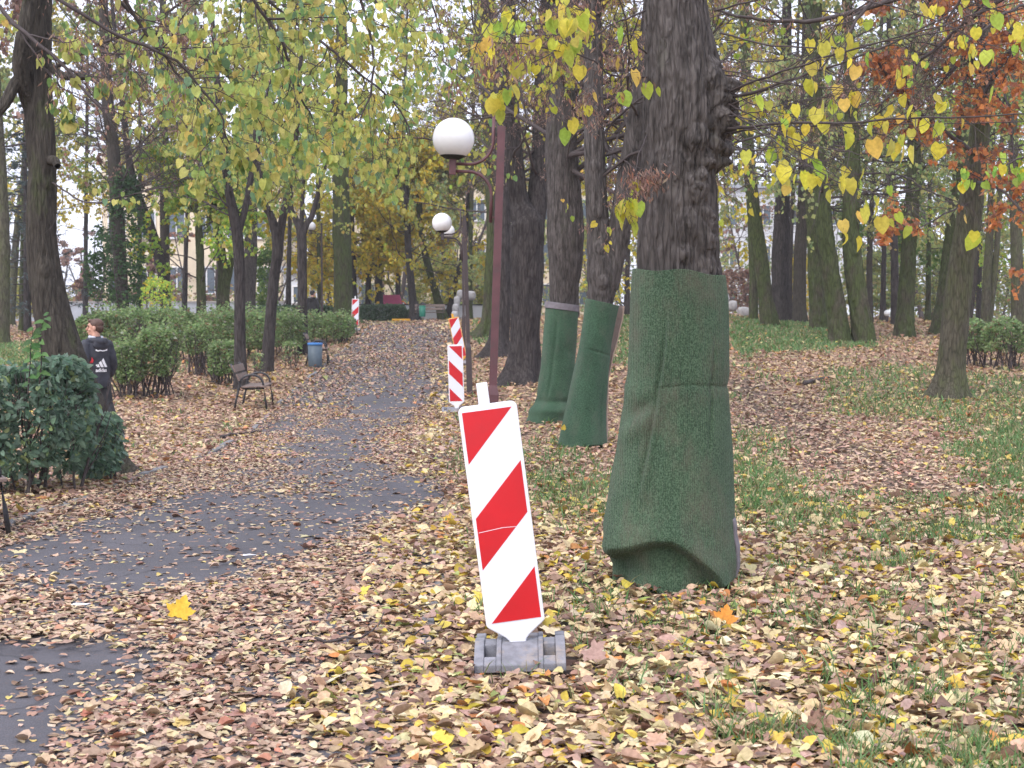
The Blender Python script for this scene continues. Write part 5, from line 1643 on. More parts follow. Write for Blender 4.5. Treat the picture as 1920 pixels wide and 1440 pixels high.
tree('young_linden', 'slanting dark young linden forked into a V, second of the left row',
     [(500, 702, 36), (507, 600, 36), (514, 520, 36), (521, 460, 36), (508, 405, 36), (496, 380, 36), (482, 280, 36), (470, 140, 36)], [26, 21, 20, 22, 14, 13, 10, 7], 'bark_dark', rows=110, sides=28, amp=.006, flare=.25, fh=.2, z_top=10, kf=30, **row,
     forks=[([(522, 470, 36), (530, 410, 36), (542, 350, 36), (556, 240, 36), (565, 100, 36)], [17, 15, 14, 10, 7], 9.5)],
     crown=dict(z0=4.0, z1=9, n1=20, L=2.8, n2=8, n3=5, up=.3, leaf=rl))
tree('young_linden', 'young linden with three low forks near the blue rimmed bin, third of the left row',
     [(568, 664, 43), (567, 600, 43), (566, 500, 43), (565, 440, 43), (554, 410, 43), (544, 385, 43), (530, 280, 43), (525, 160, 43)], [22, 18, 18, 19, 12, 11, 8, 6], 'bark_dark', rows=110, sides=28, amp=.006, flare=.25, fh=.2, z_top=11, kf=30, **row,
     forks=[([(566, 450, 43), (575, 420, 43), (587, 398, 43), (610, 300, 43), (625, 180, 43)], [12, 11, 10, 8, 6], 10), ([(565, 445, 43), (566, 400, 43), (570, 330, 43), (575, 200, 43)], [9, 8, 7, 5], 10)],
     crown=dict(z0=4.5, z1=10, n1=20, L=3, n2=8, n3=5, up=.3, leaf=rl))
fl = lambda pal, size=.13, n=6, cut=.42, **k: dict(dict(n=n, size=size, pal=pal, cut=cut, cf=.5), **k)
def far_tree(name, label, path, w, mat='bark_dark', pal='olive', z0=5, z1=14, L=4, n1=16, z_top=15, size=.14, cut=.42, n=6, rows=60, sides=20, group=None, flare=.4, amp=.02, forks=(), **k):
    return tree(name, label, path, w, mat, rows=rows, sides=sides, amp=amp, flare=flare, fh=.35, group=group, z_top=z_top, forks=forks,
                crown=dict(dict(z0=z0, z1=z1, n1=n1, L=L, n2=9, n3=7, up=.3, leaf=fl(pal, size, n, cut)), **k))
far_tree('mossy_tree', 'thick trunk green with moss down its left side beside the farthest guide beacon', [(648, 606, 62), (644, 570, 62), (642, 480, 62), (640, 420, 62), (638, 250, 62), (640, 80, 62)], [46, 36, 34, 33, 28, 22], 'bark_moss', 'gold', z0=6, z1=15, z_top=18, amp=.03)
far_tree('ivy_tree', 'tall trunk draped in green ivy behind the hedge right of the leaning trunk', [(232, 610, 52), (228, 540, 52), (222, 430, 52), (214, 300, 52), (203, 200, 52), (196, 60, 52)], [26, 24, 24, 24, 22, 18], 'bark_brown', 'brown', z0=4.5, z1=16, z_top=18, cut=.5, n1=34, n=3, size=.08)
far_tree('slanting_tree', 'dark trunk slanting across toward the pole straight trunk behind the hedge', [(318, 600, 56), (310, 560, 56), (302, 500, 56), (282, 430, 56), (258, 370, 56), (245, 320, 56), (230, 200, 56)], [16, 18, 20, 20, 18, 15, 10], 'bark_dark', 'linden', z0=5, z1=14, z_top=16, cut=.47, n1=30)
far_tree('pole_tree', 'pole straight grey trunk reaching high above the left hedge', [(310, 600, 60), (309, 480, 60), (308, 300, 60), (306, 120, 60), (305, 0, 60)], [20, 18, 16, 14, 12], 'bark_brown', 'brown', z0=5, z1=17, z_top=18, cut=.5, n1=40, n=3, size=.08)
far_tree('maple_tree', 'green maple turning yellow at its tips behind the left hedge', [(378, 590, 54), (376, 520, 54), (374, 450, 54), (370, 380, 54)], [18, 17, 15, 10], 'bark_moss', 'maple_green', z0=1.8, z1=6.8, L=3.4, n1=34, z_top=7, size=.13, cut=.34, n=8)
far_tree('mossy_tree', 'mossy Y shaped trunk between the green maple and the nearest young linden', [(420, 592, 55), (418, 560, 55), (420, 530, 55), (416, 480, 55), (405, 420, 55), (398, 340, 55)], [30, 24, 24, 16, 13, 10], 'bark_moss', 'olive', z0=5, z1=12, z_top=13, cut=.46,
         forks=[([(423, 540, 55), (432, 500, 55), (440, 440, 55), (446, 360, 55)], [14, 12, 10, 8], 12)])
far_tree('grey_tree', 'broad pale grey trunk between the first and second young lindens', [(466, 604, 60), (467, 560, 60), (470, 470, 60), (472, 380, 60), (470, 220, 60), (468, 60, 60)], [28, 24, 24, 22, 20, 16], 'bark_grey', 'olive', z0=8, z1=16, z_top=18)
far_tree('lawn_tree', 'grey mossy trunk cut by the left edge of the picture on the far lawn', [(4, 648, 46), (6, 560, 46), (8, 450, 46), (2, 300, 46), (-10, 100, 46)], [26, 22, 20, 18, 14], 'bark_moss_light', 'brown', z0=6, z1=13, z_top=15, cut=.57)
far_tree('spreading_tree', 'pale limbed tree at far left behind the leaning trunk', [(20, 560, 70), (30, 450, 70), (44, 330, 70), (52, 200, 70), (60, 60, 70)], [14, 13, 12, 10, 8], 'bark_moss_light', 'gold', z0=5, z1=15, z_top=18, cut=.48, L=5)
for px, py, d, wd, lean, pal, lb in ((665, 585, 76, 12, -6, 'gold', 'slim dark trunk under yellow leaves, leftmost behind the far hedge'), (690, 585, 78, 11, 2, 'gold', 'slim dark trunk under yellow leaves, second from left behind the far hedge'),
                                     (711, 588, 77, 14, -2, 'gold', 'dark trunk under yellow leaves touching the pink play house roof'), (778, 604, 72, 14, -14, 'gold', 'dark crooked trunk right in front of the far green bin'),
                                     (832, 600, 74, 14, -42, 'olive', 'mossy trunk leaning left behind the far slatted bench'), (838, 598, 75, 11, 36, 'olive', 'dark trunk leaning right behind the far slatted bench')):
    far_tree('far_tree', lb, [(px, py, d), (px + lean * .35, py - 50, d), (px + lean * .9, py - 140, d), (px + lean * 1.2, py - 260, d)], [wd * 1.3, wd, wd * .9, wd * .7], 'bark_moss' if 'mossy' in lb else 'bark_dark', pal, z0=2.2 if pal == 'gold' else 6, z1=8 if pal == 'gold' else 13, L=4.2, n1=28, z_top=10, size=.17, cut=.42, group='trees behind the far hedge')
# ------------------------------------------------------------------ right lawn
grp = 'mossy trunks on the right lawn'
R_ = [('leaning_tree', 'mossy trunk leaning left, nearest the big green wrap on the far lawn', [(1445, 613, 50), (1436, 560, 50), (1424, 470, 50), (1412, 380, 50), (1403, 280, 50), (1398, 120, 50), (1396, 0, 50)], [40, 30, 30, 27, 24, 20, 17], 'bark_moss', 'soft', {}),
      ('mossy_tree', 'narrow mossy trunk just left of the leaning mossy trunk', [(1413, 601, 55), (1413, 540, 55), (1410, 450, 55), (1404, 330, 55), (1400, 200, 55)], [20, 18, 17, 15, 12], 'bark_moss', 'soft', {}),
      ('hollow_tree', 'black trunk with a tall dark hollow at its foot', [(1466, 603, 55), (1464, 560, 55), (1463, 490, 55), (1466, 420, 55), (1470, 280, 55), (1474, 80, 55)], [44, 38, 36, 33, 26, 22], 'bark_dark', 'soft', {}),
      ('brown_tree', 'brown trunk between the hollow black trunk and the twin mossy trunks', [(1500, 608, 54), (1499, 560, 54), (1500, 480, 54), (1506, 380, 54), (1510, 200, 54), (1512, 40, 54)], [34, 29, 27, 25, 22, 18], 'bark_brown', 'soft', {}),
      ('mossy_tree', 'mossy trunk close behind the left one of the two big lawn trunks', [(1536, 614, 49), (1532, 560, 49), (1526, 460, 49), (1521, 340, 49), (1520, 150, 49)], [40, 32, 28, 25, 20], 'bark_moss', 'soft', {}),
      ('mossy_tree', 'big mossy trunk in the lawn middle, left one of a close pair', [(1576, 640, 42), (1568, 580, 42), (1556, 500, 42), (1545, 420, 42), (1535, 300, 42), (1528, 150, 42), (1530, 0, 42)], [46, 40, 38, 36, 31, 27, 24], 'bark_moss', 'soft', dict(twist=.3)),
      ('mossy_tree', 'big twisted mossy trunk in the lawn middle, right one of a close pair', [(1622, 644, 42), (1612, 580, 42), (1600, 500, 42), (1596, 430, 42), (1598, 320, 42), (1597, 230, 42), (1590, 60, 42)], [50, 42, 40, 37, 33, 28, 24], 'bark_moss', 'soft', dict(twist=.5)),
      ('mossy_tree', 'straight mossy trunk standing alone right of the close pair', [(1695, 635, 45), (1698, 580, 45), (1703, 490, 45), (1709, 400, 45), (1714, 300, 45), (1712, 100, 45)], [46, 36, 33, 31, 27, 22], 'bark_moss', 'soft', {}),
      ('dark_tree', 'thin black trunk behind the straight mossy lone trunk', [(1679, 612, 56), (1678, 540, 56), (1676, 450, 56), (1672, 330, 56), (1668, 150, 56)], [20, 17, 16, 15, 12], 'bark_dark', 'soft', {}),
      ('mossy_tree', 'wide mossy trunk half hidden behind the slim smooth tree', [(1764, 624, 47), (1772, 570, 47), (1782, 480, 47), (1795, 380, 47), (1805, 280, 47), (1812, 100, 47)], [52, 40, 36, 33, 30, 24], 'bark_moss', 'soft', {}),
      ('forked_tree', 'twin stemmed dark trunk behind the right hedge bush', [(1848, 604, 58), (1850, 540, 58), (1854, 470, 58), (1858, 380, 58), (1862, 200, 58)], [22, 19, 17, 15, 11], 'bark_moss_light', 'maple_green', dict(forks=[([(1856, 600, 58), (1864, 520, 58), (1872, 420, 58), (1880, 250, 58)], [11, 11, 10, 8], 14)])),
      ('edge_tree', 'dark trunk at the right edge behind the hedge bush', [(1912, 606, 56), (1908, 540, 56), (1905, 440, 56), (1900, 300, 56), (1898, 100, 56)], [34, 28, 24, 20, 16], 'bark_moss_light', 'maple_green', {}),
      ('thin_tree', 'thin slanting stem between the wide mossy trunk and the twin stemmed trunk', [(1818, 602, 60), (1826, 540, 60), (1836, 440, 60), (1848, 300, 60)], [10, 9, 8, 6], 'bark_brown', 'maple_green', {}),
      ('thin_tree', 'slender brown stem between the close pair of trunks and the lone mossy trunk', [(1632, 606, 60), (1630, 520, 60), (1632, 430, 60), (1640, 300, 60)], [14, 13, 12, 10], 'bark_brown', 'soft', {})]
for nm, lb, pth_, w, mt, pal, kw in R_:
    kw = dict(kw)
    tw_ = kw.pop('twist', 0)
    d = pth_[0][2]
    w = [q * .86 for q in w]
    zt = 1.6 + 640 * d / F
    tree(nm, lb, pth_, w, mt, rows=150, sides=48, amp=.045 if max(w) > 30 else .012, flare=.10, fh=.35, bigk=.2, group=grp if 'mossy' in lb else 'dark and brown trunks on the right lawn', z_top=zt + 2, twist=tw_, kf=13,
         crown=dict(z0=zt * .36, z1=zt + 1, n1=22, L=4.2, n2=9, n3=7, up=.1, leaf=fl(pal, .12, 4, .47)), **kw)
rust = dict(n=9, size=.10, pal='rust', kind='quad', hang=.5, cut=.41, cf=.8, ws=.8)
tree('oak_tree', 'slim smooth greenish trunk standing alone on the right with rust orange leaves',
     [(1775, 746, 27), (1782, 690, 27), (1792, 600, 27), (1803, 500, 27), (1815, 420, 27), (1826, 330, 27), (1838, 230, 27), (1850, 120, 27), (1862, -40, 27)], [64, 50, 48, 48, 46, 40, 36, 34, 30], 'bark_moss_light', rows=200, sides=48, amp=.005, flare=.55, fh=.28, z_top=10, kf=20, cat='tree',
     boughs=[dict(p=[(1830, 290, 27), (1760, 240, 25.5), (1680, 170, 24.5), (1620, 100, 24)], r=.05, n2=18, n3=7, lr=.26, leaf=dict(rust, n=9)), dict(p=[(1838, 200, 27), (1880, 120, 25), (1930, 60, 23.5), (1990, 40, 23)], r=.05, n2=20, n3=7, lr=.32, leaf=dict(rust, n=10)),
             dict(p=[(1845, 150, 27), (1790, 60, 25), (1720, -10, 24), (1640, -40, 23)], r=.05, n2=20, n3=7, lr=.26, leaf=dict(rust, n=9)), dict(p=[(1850, 100, 27), (1840, 20, 25), (1800, -60, 24)], r=.05, n2=22, n3=7, lr=.45, leaf=dict(rust, n=10)),
             dict(p=[(1828, 340, 27), (1880, 360, 25), (1940, 420, 24), (1980, 480, 23.5)], r=.03, n2=14, n3=6, lr=.36, leaf=rust), dict(p=[(1822, 380, 27), (1770, 400, 26), (1700, 430, 25.4), (1650, 420, 25)], r=.02, n2=10, n3=4, lr=.3, leaf=dict(rust, cut=.54)),
             dict(p=[(1850, 60, 27), (1760, 90, 26), (1700, 110, 25.5), (1640, 130, 25), (1600, 180, 25)], r=.03, n2=26, n3=9, lr=.3, leaf=dict(rust, pal='brown', n=8, size=.06, ws=.35, cut=.38)), dict(p=[(1850, 40, 27), (1800, 110, 26), (1760, 160, 25.5), (1720, 210, 25)], r=.03, n2=26, n3=9, lr=.45, leaf=dict(rust, pal='brown', n=8, size=.06, ws=.35, cut=.38)), dict(p=[(1855, 90, 27), (1890, 200, 26), (1905, 300, 25), (1910, 380, 25)], r=.025, n2=18, n3=7, lr=.4, leaf=dict(rust, n=9))])
# a tree out of the frame at right whose dark boughs cross the top
E_ = 13.0
tree('linden_tree', 'linden right of the picture with dark boughs crossing above the lawn',
     [(2150, 900, E_), (2140, 600, E_), (2120, 200, E_), (2110, -300, E_)], [110, 92, 84, 70], 'bark_grey', rows=80, sides=36, amp=.015, flare=.4, fh=.3,
     boughs=[dict(p=[(2115, 0, E_), (1950, -60, 13), (1760, -20, 13), (1560, 25, 13), (1430, 30, 13), (1340, 10, 13)], r=.04, n2=16, n3=6, lr=.2, leaf=dict(near_seed, cut=.62)), dict(p=[(2115, -60, E_), (1900, -90, 12.5), (1700, -40, 12), (1600, 30, 11.8), (1560, 140, 11.8)], r=.03, n2=12, n3=5, lr=.24, leaf=dict(near_seed, cut=.62)),
             dict(p=[(2115, -40, E_), (1960, -40, 13), (1800, 60, 13.2), (1700, 150, 13.4), (1640, 220, 13.5)], r=.03, n2=12, n3=5, lr=.24, leaf=dict(near_seed, cut=.63)), dict(p=[(2115, 40, E_), (2000, 10, 12.5), (1900, 20, 12), (1820, 90, 11.6)], r=.025, n2=10, n3=5, lr=.28, leaf=dict(near_leaf, n=2, cut=.5)),
             dict(p=[(2118, 200, E_), (2040, 180, 12.6), (1960, 240, 12.2), (1890, 300, 12)], r=.025, n2=12, n3=6, lr=.3, leaf=dict(near_leaf, n=3, pal='maple_green', cut=.42))])

# trees of the middle distance that veil the sky and the buildings
VT = [(160, 72, 'gold', 'bark_dark', 'thin crowned tree with yellow leaves behind the blue spruce'), (262, 64, 'brown', 'bark_brown', 'brown twigged tree in front of the cream building, right of the ivy clad trunk'),
      (345, 68, 'soft', 'bark_dark', 'olive crowned tree in front of the cream building, left of the green maple'), (540, 70, 'yellow', 'bark_dark', 'yellow tree glimpsed between the second and third young lindens'),
      (600, 74, 'gold', 'bark_moss', 'gold leaved tree just left of the thick moss sided trunk'), (745, 82, 'yellow', 'bark_dark', 'bright yellow tree beyond the play house'), (880, 72, 'soft', 'bark_moss', 'olive tree on the mound left of the farthest right row linden'),
      (1080, 60, 'soft', 'bark_dark', 'olive tree between the wrapped lindens on the slope'), (1175, 62, 'gold', 'bark_dark', 'gold leaved tree in the gap left of the big near linden'), (1345, 66, 'soft', 'bark_moss', 'olive tree hidden by the big near linden, right side'),
      (1480, 70, 'gold', 'bark_dark', 'gold leaved tree behind the hollow black trunk'), (1655, 64, 'green', 'bark_dark', 'green tree behind the low globe lamp'), (1740, 68, 'soft', 'bark_moss', 'olive tree between the lone mossy and the wide mossy trunks'),
      (1835, 66, 'maple_green', 'bark_dark', 'yellow green tree behind the twin stemmed trunk'), (1935, 62, 'maple_green', 'bark_dark', 'yellow green tree beyond the right edge bushes'), (1215, 76, 'yellow', 'bark_dark', 'yellow tree far behind the big near linden, left side'), (40, 60, 'soft', 'bark_moss', 'olive tree beside the far left lawn')]
for i, (px, d, pal, mt, lb) in enumerate(VT):
    yb = 605 - (H1(P(px, 600, d)[0], d) - 1.6) * F / d
    ln = random.uniform(-14, 14)
    zt = 1.6 + 600 * d / F
    far_tree('veil_tree' if False else 'slender_tree', lb, [(px, yb, d), (px + ln * .3, yb - 150, d), (px + ln, 250, d), (px + ln * 1.5, 60, d)], [11, 8, 6.5, 5], mt, pal, z0=2.2 if px > 560 else 4.0, z1=zt, L=5.0, n1=30, z_top=zt + 2, size=.16, cut=.49 if px < 320 else .45, n=5, group='slender trees of the middle distance', rows=40, sides=12)
# ------------------------------------------------------------------ bushes and hedges
def shrub(name, label, x0, x1, d, depth, ztop, n, size, pal, low=.28, nst=12, group=None, cat='hedge', kind='quad', round_=.25, gaps=.36, hang=.25, mat='leaf', seed=None, legs=.035, ws=.62, zl=None, rough=.22):
    """leafy block with bare stems below; x in photo columns at depth d"""
    xa, xb = P(x0, 600, d)[0], P(x1, 600, d)[0]
    c = np.array(((xa + xb) / 2, d + depth / 2, 0))
    c[2] = H1(c[0], c[1])
    zt = P(960, ztop, d)[2] - c[2]
    W = (xb - xa) / 2
    sd = rng.uniform(0, 50) if seed is None else seed
    t = thing(name, label, cat, c, group=group)
    N = int(n * 2.4)
    a = rng.uniform(-1, 1, (N, 3))
    k_ = rng.random(N) < .62                      # most leaves sit near the outside
    ax_ = rng.integers(0, 3, N)
    sg = np.where(rng.random(N) < .5, -1, 1) * rng.uniform(.78, 1.0, N)
    sg = np.where(ax_ == 2, np.abs(sg), sg)
    a[np.flatnonzero(k_), ax_[k_]] = sg[k_]
    rr_ = (np.abs(a) ** 5).sum(1) ** .2
    a = a / np.maximum(1, rr_ * (1 - round_) + round_ * np.linalg.norm(a, axis=1))[:, None]
    z = zt * (low + (1 - low) * (a[:, 2] + 1) / 2)
    p = np.stack([a[:, 0] * W, a[:, 1] * depth / 2, z], -1)
    nz = fbm((p + c) * 1.7 + sd, 3)
    p = p * (1 + rough * (nz - .5))[:, None]
    keep = (fbm((p + c) * 3.1 + sd + 9, 2) > gaps) & (rng.random(N) < np.clip((z / zt - low * .2) / (low + .05), .08, 1))
    p = p[keep][:n]
    r_ = hang_leaves(p, size, pal, hang, ws, kind, .02, clump=1.2)
    rs = [r_]
    if cat == 'hedge' and pal == 'hedge':
        nw = max(4, n // 90)
        w0 = np.stack([rng.uniform(-.9, .9, nw) * W, rng.uniform(-.9, .9, nw) * depth / 2, np.full(nw, zt * .9)], -1)
        wl_, wr_ = grow(w0, np.concatenate([rng.normal(0, .25, (nw, 2)), np.ones((nw, 1))], 1), zt * rng.uniform(.12, .36, nw), np.full(nw, .004), 6, .08, .05)
        rs.append(hang_leaves(along(wl_, 7, .1), size * .85, pal, .1, ws, kind, .02))
    V, Fq, c_ = join(rs)
    mk('foliage', V, Fq, mat=M[mat], parent=t, col=c_)
    S_ = np.stack([rng.uniform(-.85, .85, nst) * W, rng.uniform(-.8, .8, nst) * depth / 2, np.zeros(nst) - .05], -1)
    l1, r1 = grow(S_, np.concatenate([rng.normal(0, .18, (nst, 2)), np.ones((nst, 1))], 1), np.full(nst, zt * .92), np.full(nst, legs / 2) * rng.uniform(.6, 1.2, nst), 8, .09, .12)
    l2, r2 = spawn(l1, r1, 6, .15, .9, .55, .5, 6, .12, .1, .6)
    V, Q = cat_tubes([(l1, r1, 6), (l2, r2, 4)])
    mk('stems', V, Q, mat=M['twig'], parent=t)
    return t
# near dark bush at left
shrub('bush', 'large dark green bush at the left edge in front of the leaning trunk', -160, 132, 12.9, 1.3, 668, 6000, .072, 'bush_dark', low=.07, nst=22, cat='bush', kind='heart', round_=.8, gaps=.36, hang=.45, mat='leaf', legs=.035, rough=.3)
shrub('bush', 'smaller dark green bush against the foot of the leaning trunk', 112, 196, 14.1, .8, 776, 2000, .062, 'bush_dark', low=.07, nst=10, cat='bush', kind='heart', round_=.8, gaps=.34, hang=.45, mat='leaf', legs=.03, rough=.3)
# two tall soft shoots standing out of the bush
def shoot(label, pts, n, size, pal):
    q = smooth_path([P(*a) for a in pts], 14)
    t = thing('leafy_shoot', label, 'plant', q[0])
    MB().tube(q - q[0], np.linspace(.008, .003, 14), 6).build('stem', M['twig'], t, smooth=True)
    k_ = np.linspace(2, 13, n).astype(int)
    pos = q[k_] - q[0]
    sd = np.where(np.arange(n) % 2, 1, -1)
    ax_ = np.stack([sd * .7 + rng.normal(0, .2, n), rng.normal(0, .5, n), rng.normal(-.35, .3, n)], -1)
    nn = np.stack([rng.normal(0, .4, n), -.8 + rng.normal(0, .2, n), .6 + 0 * sd], -1)
    V, Fq, m = leaf_geo(pos, ax_, nn, rng.uniform(.7, 1.15, n) * size, .6, .15, .3)
    mk('foliage', V, Fq, mat=M['leaf'], parent=t, col=np.repeat(pick(pal, n), m, 0))
PS = [(.10, .22, .07, 2), (.14, .28, .09, 2), (.08, .16, .06, 1)]
shoot('taller pale green leafy shoot rising above the dark bush beside the trunk', [(74, 720, 12.9), (78, 670, 12.9), (76, 620, 12.9), (90, 588, 12.9)], 15, .095, PS)
shoot('shorter pale green leafy shoot left of the taller one above the dark bush', [(52, 740, 12.9), (56, 690, 12.9), (58, 650, 12.9), (62, 615, 12.9)], 11, .085, PS)
hg = 'clipped leggy hedge bushes on the left'
HB = [('hedge bush with bare stems immediately right of the walking person', 206, 252, 27.5, 1.0, 640, 2600, .20), ('hedge bush with a dense stem base left of the gap near the first bench', 252, 316, 28.0, 1.0, 615, 3000, .22),
      ('slim hedge bush with thin bare stems left of the nearest young linden', 342, 388, 33, .9, 612, 1700, .35), ('low hedge bush just left of the nearest young linden', 386, 442, 31.5, .9, 645, 2000, .15)]
for lb, x0, x1, d, dp, zt, n, lo in HB:
    shrub('hedge_bush', lb, x0, x1, d, dp, zt, n, .074, 'hedge', low=lo + .06, nst=20, group=hg, gaps=.40, rough=.4, legs=.04, round_=.35)
shrub('hedge', 'long back hedge behind the walking person', 138, 345, 36, 2.2, 582, 9500, .085, 'hedge', low=.16, nst=40, group='long hedges on the left', gaps=.37, rough=.4)
shrub('hedge', 'hedge between the nearest and second young lindens', 345, 505, 39, 3.0, 584, 8500, .088, 'hedge', low=.2, nst=36, group='long hedges on the left', gaps=.38, rough=.4)
shrub('hedge', 'hedge between the second and third young lindens', 506, 566, 42, 2.6, 590, 3800, .09, 'hedge', low=.2, nst=22, group='long hedges on the left', gaps=.38, rough=.4)
shrub('hedge', 'hedge with tall wispy tops ending beside the far path bench', 560, 652, 48, 2.6, 590, 5600, .095, 'hedge', low=.15, nst=32, group='long hedges on the left', gaps=.37, rough=.4)
shrub('hedge', 'flat topped distant hedge behind the person in the beanie', 440, 632, 62, 1.5, 572, 5000, .12, 'hedge_far', low=.05, nst=14, group='long hedges on the left', gaps=.26)
shrub('hedge', 'dense clipped hedge right of the farthest guide beacon', 672, 758, 73, 1.6, 571, 5200, .12, 'hedge_far', low=.03, nst=14, group='clipped hedges at the path end', gaps=.2, round_=.12)
shrub('hedge', 'lower clipped hedge between the dense hedge and the far green bin', 752, 786, 74, 1.4, 582, 2200, .12, 'hedge_far', low=.03, nst=8, group='clipped hedges at the path end', gaps=.2, round_=.12)
for lb, x0, x1, d, zt, n in (('thin straggly sapling stems between the first two young lindens', 470, 486, 34.5, 660, 130), ('low straggly stems left of the blue rimmed bin', 528, 560, 37.5, 640, 260)):
    shrub('sapling', lb, x0, x1, d, .6, zt, n, .06, 'hedge', low=.3, nst=8, cat='sapling', gaps=.4, legs=.022, group='straggly saplings by the left row')
shrub('hedge', 'dark leaved bush with bare stems at the right edge behind the slim smooth trunk', 1812, 1868, 34, 1.6, 600, 2100, .085, 'hedge', low=.36, nst=20, group='bushes at the right edge', gaps=.42, rough=.5, legs=.04, cat='bush')
shrub('hedge', 'dark leaved bush cut by the right picture edge', 1862, 1960, 33, 1.6, 603, 3000, .085, 'hedge', low=.36, nst=26, group='bushes at the right edge', gaps=.42, rough=.5, legs=.04, cat='bush')
# ivy on the tall trunk, foliage masses farther back
shrub('ivy', 'dark green ivy climbing the tall trunk right of the leaning tree', 196, 256, 51.2, 1.6, 330, 3000, .15, 'ivy', low=.12, nst=4, cat='ivy', round_=.6, gaps=.42, rough=.5)
shrub('ivy', 'leafy ivy spread around the slanting trunk behind the hedge', 150, 215, 53, 1.8, 440, 1500, .15, 'ivy', low=.3, nst=4, cat='ivy', round_=.7, gaps=.45, rough=.5)
shrub('bush', 'dark round evergreen bush between the second and third young lindens', 476, 512, 66, 2.0, 462, 2200, .16, 'green', low=.12, nst=6, cat='bush', round_=.8, gaps=.3, rough=.4)
shrub('bush', 'fresh green tall bush over the back hedge', 258, 312, 47, 1.6, 520, 900, .10, 'maple_green', low=.3, nst=8, cat='bush', round_=.5, gaps=.48, rough=.5)
for i, (x0, x1, d, zt, n, pal, lb) in enumerate(((1600, 1690, 70, 470, 3800, 'soft', 'soft green bush behind the low globe lamp'), (1690, 1790, 74, 440, 3800, 'soft', 'olive green bush behind the lone straight mossy trunk'),
        (1800, 1960, 72, 420, 5000, 'soft', 'yellow green bush mass behind the right hedge bushes'), (1480, 1560, 78, 480, 2500, 'gold', 'golden bush behind the brown trunk on the lawn'), (1360, 1430, 75, 500, 1800, 'brown', 'reddish brown bush behind the boulders'),
        (880, 1010, 82, 470, 3200, 'olive', 'olive bush behind the farthest right row linden'), (770, 860, 84, 480, 3000, 'olive', 'dull green bush behind the far slatted bench'), (560, 640, 86, 470, 2400, 'gold', 'golden bush behind the beanie wearing person'),
        (0, 60, 74, 500, 1500, 'olive', 'olive bush on the far left lawn'))):
    shrub('bush', lb, x0, x1, d, 3, zt, n, .19, pal, low=.08, nst=8, cat='bush', round_=.7, gaps=.36, rough=.5, group='bushes at the back of the park')
# the blue spruce behind the leaning trunk
g = ground_at(52, 632, 58)
t = thing('spruce', 'dark bluish spruce behind the leaning trunk at left', 'tree', g)
MB().lathe([(.2, -.1), (.16, .4), (.1, 5), (.02, 9.5)], 12).build('trunk', M['bark_dark'], t, smooth=True)
Vs = []
N = 60
l1, r1 = grow(np.stack([0 * np.arange(N), 0 * np.arange(N), np.linspace(1.0, 9.2, N)], -1), np.stack([np.cos(np.arange(N) * 2.4), np.sin(np.arange(N) * 2.4), np.full(N, -.1)], -1), 2.6 * (1 - np.linspace(.05, .93, N)), np.full(N, .03), 8, .05, .01)
l2, r2 = spawn(l1, r1, 10, .2, 1, .8, .4, 5, .08, -.02)
pos = np.concatenate([along(l2, 9), along(l1, 24)])
r_ = hang_leaves(pos, .13, 'spruce', .2, .3, 'quad', .02)
V, Fq, c_ = join([r_])
mk('crown', V, Fq, mat=M['needle'], parent=t, col=c_)
V, Q = cat_tubes([(l1, r1, 5), (l2, r2, 3)])
mk('branches', V, Q, mat=M['twig'], parent=t)
# ------------------------------------------------------------------ the far wood, one mass
NT = 105
tx = rng.uniform(-62, 70, NT)
ty = rng.uniform(84, 150, NT)
px_ = 960 + tx / ty * F
top = np.interp(px_, [-200, 150, 350, 560, 700, 900, 1100, 1300, 1500, 2100], [5, 5, 5.5, 7, 12, 15, 15, 17, 20, 21]) * ty / 100 * rng.uniform(.75, 1.2, NT)
tz = H(tx, ty)
S_ = np.stack([tx, ty, tz - .2], -1)
l1, r1 = grow(S_, np.concatenate([rng.normal(0, .1, (NT, 2)), np.ones((NT, 1))], 1), top, rng.uniform(.08, .2, NT), 10, .08, .04)
l2, r2 = spawn(l1, r1, 12, .03, 1, .9, .38, 7, .16, .03, .5)
l3, r3 = spawn(l2, r2, 7, .2, 1, .9, .5, 5, .2, -.03, .5)
V, Q = cat_tubes([(l1, r1, 8), (l2, r2, 4), (l3, np.maximum(r3, .012), 3)])
wt = tag(mk('distant_wood', V, Q, mat=M['twig']), kind='stuff')
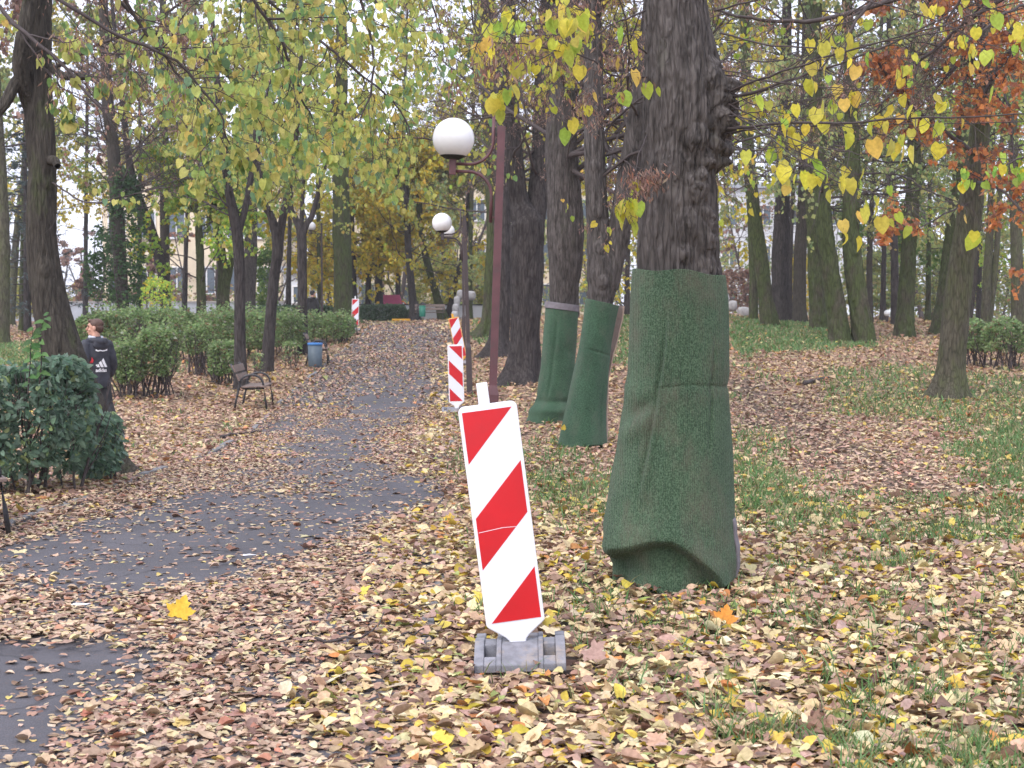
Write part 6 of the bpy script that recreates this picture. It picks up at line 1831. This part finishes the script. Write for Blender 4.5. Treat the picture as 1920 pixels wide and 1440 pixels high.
nt = np.repeat(np.arange(NT), 12 * 7)
pos = along(l3, 14)
tid = np.repeat(nt, 14)
pals = ['gold', 'soft', 'soft', 'brown', 'soft', 'yellow']
pp = rng.integers(0, 6, NT)
pp = np.where((px_ < 560) & (pp < 2), 3, pp)
cols = np.zeros((len(pos), 3))
keep = fbm(pos * .35, 2) > np.where(px_ < 560, .55, .43)[tid]
for k_, pl in enumerate(pals):
    s_ = pp[tid] == k_
    cols[s_] = pick(TP[pl], s_.sum())
pos, cols = pos[keep], cols[keep]
nu = 60000                                        # undergrowth at the foot of the wood
ux, uy = rng.uniform(-70, 80, nu), rng.uniform(92, 140, nu)
uz = H(ux, uy) + rng.random(nu) ** 1.3 * (3 + 5 * n2(ux, uy, .12, 3)) * np.where(ux / uy < -.15, .45, 1)
up_ = np.stack([ux, uy, uz], -1)
uk = fbm(up_ * .45, 2) > .40
up_ = up_[uk]
pos = np.concatenate([pos, up_])
cols = np.concatenate([cols, pick([(.22, .27, .09, 5), (.32, .30, .1, 4), (.15, .22, .09, 4), (.4, .33, .1, 2), (.28, .19, .12, 2)], len(up_))])
V, Fq, _, m = hang_leaves(pos, .25, 'olive', .5, .85, 'quad', .05)
mk('wood_foliage', V, Fq, mat=M['leaf'], parent=wt, col=np.repeat(cols, m, 0))
print('wood leaves', len(pos))
tot = sum(len(o.data.polygons) for o in sc.objects if o.type == 'MESH')
print('faces', tot, 'objects', len(sc.objects))
# ------------------------------------------------------------------ thin autumn haze
hm = bpy.data.materials.new('thin_haze')
hm.use_nodes = True
hm.node_tree.nodes.remove(hm.node_tree.nodes['Principled BSDF'])
pv_ = hm.node_tree.nodes.new('ShaderNodeVolumePrincipled')
pv_.inputs['Color'].default_value = (.93, .94, .97, 1)
pv_.inputs['Density'].default_value = .0006
hm.node_tree.links.new(pv_.outputs[0], hm.node_tree.nodes['Material Output'].inputs['Volume'])
hz = MB().box((0, 640, 20), (2000, 2400, 48)).build('haze', hm)
tag(hz, kind='stuff')
